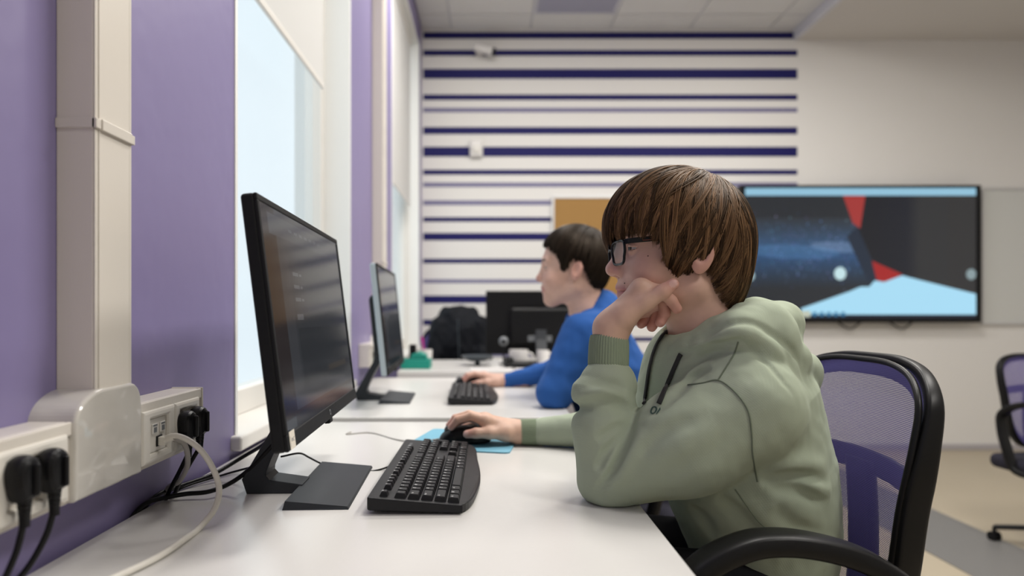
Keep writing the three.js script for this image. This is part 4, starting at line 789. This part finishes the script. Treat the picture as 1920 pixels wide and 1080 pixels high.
  const edge = poly([[-0.13, 0.026], [-0.112, 0.032], [-0.085, 0.036], [-0.066, 0.032], [-0.052, 0.006], [-0.034, -0.018], [-0.020, -0.030], [-0.010, -0.018], [0.016, -0.010], [0.026, -0.030], [0.040, -0.060], [0.065, -0.084], [0.11, -0.075]]), line = (x, z = 0) => edge(x) - (z < 0 ? clamp(-z / 0.04, 0, 1) * 0.014 * (x < -0.06 ? 1 : 0) : 0);
  const HC = [0.0, 0.03, 0];
  const shell = paint(nets((x, y, z) => Math.max(solid(x, y, z) + 0.004, (line(x) + 0.006 - y) * 0.6), [-0.14, -0.11, -0.10], [0.13, 0.16, 0.10], 0.004, 0.03), (x, y, z) => [0.050, 0.028, 0.015]);
  const locks = hairParts(solid, line, [0.045, 0.14, 0.01], HC, { clumps: 900, per: 10, col: [[0.027, 0.015, 0.008], [0.225, 0.125, 0.062]], fuzz: 0.016, thick: 0.0008, lift: 0.0085, swirl: 0.3 });
  put('hair', joinColoured([shell, locks]).translate(...H), M.hair);
  // glasses
  const gl = new THREE.Group(); gl.name = 'glasses'; me.add(gl);
  const inGl = (name, g, mat) => part(name, moved(g.translate(...H), base), mat, gl);
  const rims = [], lens = [];
  for (const s of [-1, 1]) {
    const c = [-0.1125, -0.001, s * 0.0385], yaw = s * 0.185, ring = [];
    for (let i = 0; i < 40; i++) { const a = i / 40 * Math.PI * 2, e = 0.5, u = Math.sign(Math.cos(a)) * Math.pow(Math.abs(Math.cos(a)), e) * 0.0262, v = Math.sign(Math.sin(a)) * Math.pow(Math.abs(Math.sin(a)), e) * (0.0183 - (Math.sin(a) < 0 ? 0.0 : 0)); const k = u * (v < 0 ? 0.88 : 1); ring.push([c[0] + k * Math.sin(yaw) - 0.10 * v * 0.4, c[1] + v, c[2] + k * Math.cos(yaw)]); }
    rims.push(tube(ring, 0.0022, 80, 8, true));
    const lp = [c[0], c[1], c[2]], pos = [...lp]; for (const r of ring) pos.push(...r); const ix = []; for (let i = 0; i < 40; i++) ix.push(0, 1 + i, 1 + (i + 1) % 40);
    const lg = new THREE.BufferGeometry(); lg.setAttribute('position', new THREE.Float32BufferAttribute(pos, 3)); lg.setIndex(ix); lg.computeVertexNormals(); lens.push(lg);
  }
  rims.push(tube([[-0.1175, 0.004, 0.0135], [-0.1195, 0.007, 0], [-0.1175, 0.004, -0.0135]], 0.0017, 16, 8));
  inGl('rim', merged(rims), M.specs); for (const l of lens) inGl('lens', l, M.glass);
  for (const s of [-1, 1]) {
    const path = curvePoints([[-0.1085, 0.0135, s * 0.0655], [-0.103, 0.0145, s * 0.0690], [-0.07, 0.0175, s * 0.0725], [-0.03, 0.021, s * 0.0775], [0.0, 0.022, s * 0.080], [0.02, 0.012, s * 0.080]], 24);
    inGl('temple', sweep(path, roundSection(0.0026, 0.0082, 10), [0, 0, 1]), M.specs);
    inGl('temple_stripe', sweep(path.slice(8, 18).map(([a, b, c]) => [a, b - 0.0014, c + s * 0.0011]), roundSection(0.0008, 0.0010, 6), [0, 0, 1]), M.specsRed);
  }
  // hoodie
  const zc = -1.10, tr = trunk(0.86, 0);
  const ring = [[1246, 668, 1.095, 0.0095], [1275, 664, 1.055, 0.013], [1325, 648, 1.015, 0.018], [1385, 622, 0.995, 0.026], [1440, 607, 1.02, 0.028], [1462, 607, 1.10, 0.030]].map((a) => q4(...a));
  const collar = [[1290, 645, 1.045, 0.010], [1340, 614, 1.035, 0.014], [1388, 588, 1.055, 0.0135], [1412, 584, 1.10, 0.0135]].map((a) => q4(...a));
  const bag = [[1385, 628, 0.988, 0.022], [1432, 662, 0.980, 0.019], [1470, 700, 0.990, 0.017], [1496, 728, 1.03, 0.013], [1506, 734, 1.10, 0.013]].map((a) => q4(...a));
  const bag2 = [[1415, 616, 1.015, 0.030], [1455, 642, 1.01, 0.029], [1490, 672, 1.03, 0.022], [1506, 694, 1.10, 0.020]].map((a) => q4(...a));
  const mir = (l) => l.map(([x, y, z, r]) => [x, y, 2 * zc - z, r]);
  const hoods = [ring, collar, bag, bag2].flatMap((l) => [chain(l, 0.01), chain(mir(l), 0.01)]);
  const pf0 = P(1137, 770, 1.040), pf1 = P(1133, 742, 1.043), wr = P(1139, 724, 1.046), md = P(1137, 800, 1.037), mid1 = P(1288, 828, 0.995);
  const raw = (x, y, z) => {
    let d = tr(x, y, z);
    d = smin(d, cap(x, y, z, [0.375, 0.918, -0.985], [0.375, 0.918, -1.255], 0.058, 0.058), 0.05);
    // near arm
    const a1 = smin(cap(x, y, z, shL, mid1, 0.080, 0.073), cap(x, y, z, mid1, elL, 0.073, 0.050), 0.03);
    
    let a2 = smin(smin(cap(x, y, z, elL, md, 0.053, 0.0485), cap(x, y, z, md, pf0, 0.0485, 0.043), 0.02), cap(x, y, z, pf1, wr, 0.0505, 0.0445), 0.005);
    let a = smin(a1, a2, 0.007); a = smax(a, 0.7508 - y, 0.006);
    d = smin(d, a, 0.010);
    // far arm
    let b = smin(cap(x, y, z, shR, elR, 0.066, 0.050), cap(x, y, z, elR, P(1016, 810, 1.465), 0.047, 0.030), 0.02); b = smax(b, 0.7508 - y, 0.006); 
    d = smin(d, b, 0.03);
    let h = 1e9; for (const q of hoods) h = smin(h, q(x, y, z), 0.032);
    h = smin(h, ell(x, y, z, [0.44, 0.985, zc], [0.055, 0.032, 0.075]), 0.02);
    d = smin(d, h, 0.005);
    // neck opening
    d = smax(d, -cap(x, y, z, [0.336, 1.06, zc], [0.352, 0.95, zc], 0.062, 0.052), 0.006);
    return d;
  };
  // folds: lines drawn on the cloth; positive pressed in, negative raised
  const folds = [
    [-0.0090, 0.0090, [[1206, 800], [1192, 838], [1172, 880], [1138, 930]]],
    [-0.0070, 0.0080, [[1180, 822], [1160, 850], [1138, 884], [1112, 915]]],
    [0.0070, 0.0100, [[1200, 860], [1225, 830], [1262, 800], [1300, 785]]],
    [0.0080, 0.0090, [[1090, 735], [1120, 722], [1150, 722], [1176, 735]]],
    [0.0065, 0.0050, [[1250, 672], [1300, 657], [1350, 645], [1386, 640], [1428, 672], [1466, 714], [1490, 744]]],
    [0.0065, 0.0055, [[1268, 652], [1320, 632], [1372, 606], [1415, 606], [1460, 634], [1496, 672], [1508, 712]]],
    [-0.0035, 0.0080, [[1275, 660], [1330, 642], [1380, 622], [1425, 634], [1468, 672], [1494, 712]]],
    [0.0150, 0.0110, [[1074, 776], [1100, 759], [1132, 754], [1168, 764], [1186, 788]]],
    [-0.0075, 0.0130, [[1082, 752], [1125, 735], [1170, 748]]],
    [0.0190, 0.0075, [[1192, 775], [1181, 808], [1168, 842], [1152, 873], [1115, 922]]],
    [0.0130, 0.0070, [[1182, 800], [1158, 822], [1135, 850], [1118, 884]]],
    [0.0100, 0.0065, [[1184, 795], [1150, 806], [1118, 826]]],
    [-0.0060, 0.0100, [[1172, 806], [1146, 838], [1122, 872]]],
    [0.0105, 0.0090, [[1192, 786], [1232, 765], [1262, 742], [1300, 715]]],
    [0.0105, 0.0080, [[1256, 724], [1290, 690], [1330, 664], [1372, 648]]],
    [0.0090, 0.0080, [[1262, 740], [1298, 708], [1335, 688]]],
    [-0.0060, 0.0100, [[1262, 732], [1300, 696], [1340, 674]]],
    [0.0060, 0.0120, [[1215, 830], [1270, 800], [1330, 780]]],
    [0.0053, 0.0150, [[1200, 900], [1260, 880], [1330, 850], [1380, 815]]],
    [0.0120, 0.0100, [[1424, 905], [1470, 893], [1515, 892], [1552, 908]]],
    [-0.0090, 0.0160, [[1440, 880], [1500, 872], [1556, 884]]],
    [0.0120, 0.0100, [[1440, 914], [1500, 922], [1550, 948]]],
    [-0.0075, 0.0140, [[1480, 906], [1530, 914], [1560, 925]]],
    [0.0120, 0.0100, [[1345, 928], [1375, 955], [1403, 985], [1420, 1010]]],
    [0.0075, 0.0120, [[1290, 948], [1320, 975], [1340, 1010]]],
    [0.0075, 0.0120, [[1450, 950], [1490, 985], [1545, 1000]]],
    [0.0025, 0.0140, [[1440, 760], [1470, 820], [1520, 860]]],
  ].map(([a, w, l]) => [a, w, curvePoints(l.map(([u, v]) => spot(raw, u, v)), 14)]);
  const boxes = folds.map(([, w, l]) => boundsOf(l, w * 3.2));
  const cloth = (x, y, z) => {
    let d = raw(x, y, z); if (Math.abs(d) > 0.03) return d;
    for (let i = 0; i < folds.length; i++) {
      const [lo, hi] = boxes[i]; if (x < lo[0] || y < lo[1] || z < lo[2] || x > hi[0] || y > hi[1] || z > hi[2]) continue;
      const [a, w, l] = folds[i]; let m = 1e9, at = 0; for (let k = 0; k + 1 < l.length; k++) { const A = l[k], B = l[k + 1], ex = B[0] - A[0], ey = B[1] - A[1], ez = B[2] - A[2], t = clamp(((x - A[0]) * ex + (y - A[1]) * ey + (z - A[2]) * ez) / (ex * ex + ey * ey + ez * ez + 1e-12), 0, 1), q = Math.hypot(x - A[0] - t * ex, y - A[1] - t * ey, z - A[2] - t * ez); if (q < m) { m = q; at = (k + t) / (l.length - 1); } }
      d += a * Math.exp(-(m * m) / (w * w)) * Math.sin(clamp(at, 0, 1) * Math.PI);
    }
    d += 0.0016 * noise.noise(x * 22, y * 22, z * 22) + 0.0009 * noise.noise(x * 60, y * 46, z * 60);
    return d;
  };
  const hg = nets(cloth, [0.06, 0.445, -1.56], [0.62, 1.09, -0.88], 0.0036, 0.03);
  const hood = put('hoodie', hg, M.hoodie);
  const dense = (pts, n) => curvePoints(pts.map(([u, v]) => [u, v, 0]), n);
  const seamLine = (pts, r = 0.0011) => put('seam', tube(dense(pts, 26).map(([u, v]) => { const p = spot(cloth, u, v), n = grad(cloth, p); return [p[0] + n.x * 0.0004, p[1] + n.y * 0.0004, p[2] + n.z * 0.0004]; }), r, 120, 6), M.seam, hood);
  seamLine([[1384, 641], [1376, 665], [1362, 688], [1346, 713]]);
  seamLine([[1290, 722], [1318, 718], [1346, 713], [1378, 735], [1402, 770], [1409, 810], [1411, 850], [1420, 903]]);
  seamLine([[1378, 917], [1398, 945], [1420, 975], [1440, 995]], 0.0009);
  // ribbed cuffs, drawstrings, print
  put('cuff', ribbedCuff(P(1140, 697, 1.048), P(1142, 631, 1.053), 0.0312, 0.0302, 46), M.hoodieRib, hood);
  put('cuff', ribbedCuff(P(1018, 810, 1.465), P(970, 810, 1.468), 0.0285, 0.0268, 46), M.hoodieRib, hood);
  for (const l of [[[1249, 622], [1232, 650], [1220, 690], [1214, 730], [1210, 757]], [[1278, 664], [1264, 695], [1250, 728], [1236, 758]]]) {
    const pts = curvePoints(dense(l, 16).map(([u, v]) => { const p = spot(cloth, u, v), n = grad(cloth, p); return [p[0] + n.x * 0.0025, p[1] + n.y * 0.0025, p[2] + n.z * 0.0025]; }), 40);
    put('drawstring', sweep(pts, roundSection(0.0075, 0.0035, 10), (i) => { const n = grad(cloth, pts[i]); const t = V(...pts[Math.min(i + 1, pts.length - 1)]).sub(V(...pts[Math.max(i - 1, 0)])).normalize(); return t.cross(n).toArray(); }), M.cord, hood);
  }
  { const s = spot(cloth, 1219, 768), n = grad(cloth, s, 0.006), u = V(0, 1, 0).cross(n).normalize(), v = n.clone().cross(u), g = glyph('Ol', 0.012), p = g.attributes.position;
    for (let i = 0; i < p.count; i++) { let q = V(...s).addScaledVector(u, p.getX(i) + 0.009).addScaledVector(v, p.getY(i)); for (let k = 0; k < 3; k++) q.addScaledVector(n, -cloth(q.x, q.y, q.z)); q.addScaledVector(n, 0.0008); p.setXYZ(i, q.x, q.y, q.z); }
    g.computeVertexNormals(); put('chest_print', g, M.printGreen, hood); }
  // trousers and shoes
  const legs = (x, y, z) => { let d = 1e9; for (const s of [-1, 1]) { d = smin(d, chain([[0.45, 0.570, -1.12 + s * 0.075, 0.092], [0.10, 0.615, -1.12 + s * 0.10, 0.072], [0.14, 0.11, -1.12 + s * 0.10, 0.048]], 0.03)(x, y, z), 0.02); } return smax(d, 0.464 - y - (x < 0.19 ? 1 : 0), 0.01); };
  put('trousers', nets(legs, [-0.02, 0.05, -1.35], [0.60, 0.72, -0.90], 0.012), M.trousers);
  for (const s of [-1, 1]) put('shoe', nets((x, y, z) => smax(smin(ell(x, y, z, [0.07, 0.035, -1.12 + s * 0.1], [0.125, 0.045, 0.045]), cap(x, y, z, [0.14, 0.05, -1.12 + s * 0.1], [0.14, 0.10, -1.12 + s * 0.1], 0.042, 0.042), 0.03), 0.001 - y, 0.004), [-0.08, -0.01, -1.12 + s * 0.1 - 0.07], [0.22, 0.17, -1.12 + s * 0.1 + 0.07], 0.008), M.black);
}

// ------------------------------------------------------------------ the boy in blue
{
  const base = [0.40, 0, -2.18], H = [0.2717, 1.170, -2.12], yaw = -0.2, cy = Math.cos(yaw), sy = Math.sin(yaw);
  const me = thing('person', 'person in a blue sweatshirt with short dark hair, working at the farther desk', 'person', base);
  const put = (name, g, mat, parent = me) => part(name, moved(g, base), mat, parent);
  const place = (g) => g.rotateY(yaw).translate(...H);
  const head = place(paint(nets(headField, [-0.135, -0.20, -0.10], [0.115, 0.145, 0.10], 0.0032, 0.012), skinTone));
  const right = {
    arm: q4(985, 716, 2.570, 0.026), wrist: q4(946, 714, 2.572, 0.024),
    fingers: [
      [q4(908, 706, 2.552, 0.0125), q4(893, 702, 2.552, 0.0092), q4(879, 705, 2.554, 0.0085), q4(872, 712, 2.556, 0.0075)],
      [q4(907, 704, 2.572, 0.0125), q4(890, 700, 2.574, 0.0092), q4(876, 703, 2.576, 0.0085), q4(869, 710, 2.578, 0.0075)],
      [q4(907, 705, 2.592, 0.0120), q4(891, 702, 2.598, 0.0090), q4(878, 706, 2.600, 0.0083), q4(872, 712, 2.602, 0.0073)],
      [q4(909, 708, 2.610, 0.0110), q4(896, 706, 2.618, 0.0080), q4(886, 710, 2.622, 0.0075), q4(881, 714, 2.624, 0.0068)]],
    thumb: [q4(930, 717, 2.552, 0.0160), q4(912, 717, 2.540, 0.0122), q4(897, 718, 2.536, 0.0105), q4(886, 720, 2.537, 0.0088)],
  };
  const shL = [0.285, 0.965, -2.02], elL = P(1041, 735, 2.0), shR = [0.34, 0.975, -2.34], elR = [0.26, 0.82, -2.56], haL = [0.275, 0.80, -2.30];
  const c = [[0.40, 0.57, 0.11], [0.405, 0.70, 0.112], [0.375, 0.85, 0.118], [0.345, 0.98, 0.085]];
  const trunk = (rs) => (x, y, z) => { const Z = (z + 2.18) * 0.82; let d = 1e9; for (let i = 0; i < 3; i++) d = smin(d, cap(x, y, Z, [c[i][0], c[i][1], 0], [c[i + 1][0], c[i + 1][1], 0], c[i][2] - rs, c[i + 1][2] - rs), 0.05); return d; };
  const inner = trunk(0.03), outer = trunk(0);
  const left = { arm: [...elL, 0.028], wrist: [...haL, 0.023], fingers: [0, 1, 2, 3].map((i) => { const z = haL[2] - 0.055 - (i === 3 ? -0.008 : 0), x = haL[0] - 0.030 + i * 0.019; return [[x, 0.786, z, 0.0115], [x - 0.004, 0.783, z - 0.032, 0.0088], [x - 0.004, 0.774, z - 0.054, 0.008], [x - 0.004, 0.767, z - 0.068, 0.0072]]; }), thumb: [[haL[0] - 0.03, 0.786, haL[2] - 0.02, 0.015], [haL[0] - 0.048, 0.778, haL[2] - 0.045, 0.011], [haL[0] - 0.052, 0.772, haL[2] - 0.066, 0.009], [haL[0] - 0.052, 0.768, haL[2] - 0.08, 0.008]] };
  const core = nets((x, y, z) => { let d = inner(x, y, z); for (const [a, b, e] of [[shL, elL, haL], [shR, elR, right.arm]]) { d = smin(d, cap(x, y, z, a, b, 0.036, 0.030), 0.02); d = smin(d, cap(x, y, z, b, e, 0.028, 0.022), 0.01); } return d; }, [0.02, 0.44, -2.7], [0.58, 1.10, -1.90], 0.012);
  paint(core, () => SKIN);
  const tone = [0.59, 0.36, 0.275];
  put('body', joinColoured([core, head, handGeo(left, 0.004, tone), handGeo(right, 0.0032, tone)]), M.skin);
  for (const s of [-1, 1]) { const e = eyeGeo(); e.translate(EYEC[0], EYEC[1], s * EYEC[2]); put('eye', place(e), M.eye); }
  const solid = (x, y, z) => smin(ell(x, y, z, [0.002, 0.048, 0], [0.107, 0.092, 0.081]), ell(x, y, z, [0.055, 0.0, 0], [0.045, 0.07, 0.062]), 0.03);
  const line = poly([[-0.12, 0.090], [-0.10, 0.080], [-0.075, 0.062], [-0.052, 0.040], [-0.038, -0.002], [-0.018, -0.006], [-0.012, 0.026], [0.022, 0.026], [0.036, -0.02], [0.055, -0.055], [0.11, -0.05]]);
  const shell = paint(nets((x, y, z) => Math.max(solid(x, y, z) + 0.002, (line(x) + 0.003 - y) * 0.6), [-0.14, -0.11, -0.10], [0.13, 0.16, 0.10], 0.004, 0.03), () => [0.014, 0.010, 0.008]);
  const locks = hairParts(solid, line, [0.04, 0.13, 0], [0, 0.03, 0], { clumps: 320, per: 8, col: [[0.006, 0.004, 0.003], [0.018, 0.012, 0.009]], fuzz: 0.005, thick: 0.0011, lift: 0.004 });
  put('hair', place(joinColoured([shell, locks])), M.hair);
  const cloth = (x, y, z) => {
    let d = outer(x, y, z);
    d = smin(d, cap(x, y, z, [0.365, 0.985, -2.04], [0.365, 0.985, -2.32], 0.058, 0.058), 0.05);
    let a = smin(cap(x, y, z, shL, elL, 0.074, 0.054), cap(x, y, z, elL, haL, 0.050, 0.032), 0.02); a = smax(a, 0.7578 - y - (x > 0.22 ? 0.1 : 0), 0.006); d = smin(d, a, 0.045);
    let b = smin(cap(x, y, z, shR, elR, 0.062, 0.050), cap(x, y, z, elR, P(951, 714, 2.57), 0.046, 0.0285), 0.02); b = smax(b, 0.7578 - y, 0.006); d = smin(d, b, 0.025);
    d = smin(d, cap(x, y, z, [0.300, 1.000, -2.13], [0.350, 1.045, -2.13], 0.058, 0.066), 0.05);
    d = smax(d, -cap(x, y, z, [0.285, 1.16, -2.12], [0.305, 1.03, -2.12], 0.062, 0.050), 0.006);
    if (Math.abs(d) < 0.03) d += 0.004 * noise.noise(x * 16, y * 22, z * 16) + 0.002 * noise.noise(x * 40, y * 30, z * 40);
    return d;
  };
  put('sweatshirt', nets(cloth, [0.04, 0.445, -2.70], [0.58, 1.16, -1.90], 0.007, 0.03), M.jersey);
  const legs = (x, y, z) => { let d = 1e9; for (const s of [-1, 1]) d = smin(d, chain([[0.42, 0.545, -2.18 + s * 0.075, 0.085], [0.06, 0.535, -2.18 + s * 0.10, 0.065], [0.10, 0.11, -2.18 + s * 0.10, 0.048]], 0.03)(x, y, z), 0.02); return smax(d, 0.464 - y - (x < 0.14 ? 1 : 0), 0.01); };
  put('trousers', nets(legs, [-0.04, 0.05, -2.42], [0.58, 0.68, -1.96], 0.014), M.jeans);
  for (const s of [-1, 1]) put('shoe', nets((x, y, z) => smax(smin(ell(x, y, z, [0.03, 0.035, -2.18 + s * 0.1], [0.125, 0.045, 0.045]), cap(x, y, z, [0.10, 0.05, -2.18 + s * 0.1], [0.10, 0.10, -2.18 + s * 0.1], 0.042, 0.042), 0.03), 0.001 - y, 0.004), [-0.12, -0.01, -2.18 + s * 0.1 - 0.07], [0.18, 0.17, -2.18 + s * 0.1 + 0.07], 0.01), M.black);
}

// ------------------------------------------------------------------ jacket and the clutter on the cross desk (its top is at 0.782)
{
  const b = [-0.2, 0.50, -4.23];
  const f = (x, y, z) => { let d = ell(x, y, z, [-0.19, 0.86, -4.22], [0.17, 0.215, 0.10]); d = smin(d, cap(x, y, z, [-0.31, 0.96, -4.20], [-0.345, 0.66, -4.16], 0.055, 0.05), 0.03); d = smin(d, cap(x, y, z, [-0.06, 0.97, -4.20], [-0.02, 0.66, -4.16], 0.055, 0.05), 0.03); d = smin(d, cap(x, y, z, [-0.26, 1.03, -4.23], [-0.11, 1.03, -4.23], 0.042, 0.042), 0.04); if (Math.abs(d) < 0.04) d += 0.012 * noise.noise(x * 13, y * 9, z * 13) + 0.005 * noise.noise(x * 34, y * 22, z * 34); return d; };
  const j = thing('jacket', 'black jacket hung over the chair behind the cross desk', 'jacket', b);
  part('shell', moved(nets(f, [-0.45, 0.55, -4.40], [0.08, 1.13, -4.06], 0.01, 0.04), b), M.jacket, j);
  part('zip', moved(tube([[-0.19, 1.0, -4.115], [-0.185, 0.86, -4.112], [-0.18, 0.72, -4.115]], 0.004, 20, 6), b), M.slate, j);
  const Y = 0.782, tray = thing('desk_tray', 'teal plastic desk tray at the left end of the cross desk', 'tray', [-0.335, Y, -3.14]);
  part('tray', [rb(-0.066, 0.066, 0, 0.008, -0.06, 0.06, 0.003), rb(-0.066, 0.066, 0.004, 0.042, 0.053, 0.06, 0.003), rb(-0.066, 0.066, 0.004, 0.042, -0.06, -0.053, 0.003), rb(-0.066, -0.059, 0.004, 0.042, -0.053, 0.053, 0.003), rb(0.059, 0.066, 0.004, 0.042, -0.053, 0.053, 0.003)], M.teal, tray);
  const up = new THREE.Shape([[-0.045, 0], [0.045, 0], [0.03, 0.05], [0.0, 0.062], [-0.03, 0.05]].map((q) => new THREE.Vector2(...q)));
  part('insert', new THREE.ExtrudeGeometry(up, { depth: 0.07, bevelEnabled: true, bevelThickness: 0.003, bevelSize: 0.003, bevelSegments: 1 }).translate(0.012, 0.012, -0.035), M.teal, tray);
  const st = thing('stapler', 'small black stapler standing behind the teal tray', 'stapler', [-0.365, Y, -3.25]);
  part('base', rb(-0.02, 0.02, 0, 0.012, -0.03, 0.03, 0.003), M.black, st); part('arm', rb(-0.017, 0.017, 0.012, 0.105, -0.012, 0.012, 0.006), M.black, st);
  const cup = thing('pen_cup', 'pale pen cup between the teal tray and the jacket', 'pen cup', [-0.315, Y, -3.36]);
  part('cup', new THREE.LatheGeometry([[0, 0], [0.028, 0], [0.032, 0.004], [0.034, 0.075], [0.0325, 0.075], [0.030, 0.006], [0, 0.005]].map((q) => new THREE.Vector2(...q)), 28), M.cream, cup);
  const pen = thing('pen', 'magenta pen standing in the pale cup', 'pen', [-0.315, Y + 0.008, -3.36]);
  part('barrel', cyl(0.005, 0.005, 0.12, 12).rotateZ(0.15).translate(-0.008, 0.062, 0), M.magenta, pen); part('cap', cyl(0.006, 0.006, 0.03, 12).rotateZ(0.15).translate(-0.0165, 0.115, 0), M.magenta, pen);
  const dish = thing('dish', 'shallow dark grey dish on a short foot on the cross desk', 'dish', [-0.057, Y, -3.30]);
  part('bowl', new THREE.LatheGeometry([[0, 0.022], [0.03, 0.020], [0.06, 0.028], [0.078, 0.046], [0.076, 0.049], [0.055, 0.034], [0, 0.028]].map((q) => new THREE.Vector2(...q)), 36), M.slate, dish);
  part('foot', new THREE.LatheGeometry([[0, 0], [0.022, 0], [0.014, 0.006], [0.010, 0.022], [0, 0.022]].map((q) => new THREE.Vector2(...q)), 24), M.slate, dish);
  const ph = thing('desk_phone', 'low black telephone in front of the monitor on the cross desk', 'telephone', [0.15, Y, -3.22]);
  part('base', rb(-0.08, 0.08, 0, 0.025, -0.07, 0.07, 0.01, 3), M.black, ph); part('handset', [rb(-0.075, -0.035, 0.025, 0.045, -0.065, 0.065, 0.01, 3)], M.blackMatt, ph);
  const mug = (label, x, z, r, h, mat) => { const m = thing('mug', label, 'mug', [x, Y, z], 0, 'mugs on the cross desk'); part('body', new THREE.LatheGeometry([[0, 0], [r * 0.85, 0], [r, 0.006], [r, h], [r - 0.004, h], [r - 0.005, 0.008], [0, 0.008]].map((q) => new THREE.Vector2(...q)), 30), mat, m); const hd = new THREE.TorusGeometry(h * 0.28, 0.005, 8, 20); part('handle', hd.translate(r + 0.004, h * 0.5, 0), mat, m); return m; };
  mug('wide white mug in front of the black monitor', 0.145, -3.335, 0.047, 0.075, M.cream);
  mug('narrow white mug beside the arm of the boy in blue', 0.262, -3.30, 0.03, 0.075, M.cream);
  const wc = thing('webcam', 'small grey webcam on a clip stand left of the wide white mug', 'webcam', [0.072, Y, -3.36]);
  part('stand', [cyl(0.022, 0.024, 0.006, 20).translate(0, 0.003, 0), cyl(0.005, 0.005, 0.09, 10).translate(0, 0.05, 0)], M.black, wc); part('head', new THREE.SphereGeometry(0.024, 20, 14).translate(0, 0.115, 0), M.grey, wc); part('lens', cyl(0.010, 0.010, 0.006, 16).rotateX(Math.PI / 2).translate(0, 0.115, 0.0225), M.black, wc);
  for (const [i, [x, z, a]] of [[0.02, -3.06, 0.1], [0.20, -3.04, -0.12]].entries()) { const m = single('paper_sheet', rb(-0.105, 0.105, 0, 0.002, -0.074, 0.074, 0.0008), M.cream, ['white sheet of paper on the cross desk below the grey dish', 'white sheet of paper on the cross desk below the telephone'][i], 'paper', 'papers on the cross desk'); m.position.set(x, Y, z); m.rotation.y = a; }
}

scene.traverse((o) => { if (o.isMesh) { o.castShadow = true; o.receiveShadow = true; } });
renderer.render(scene, camera);
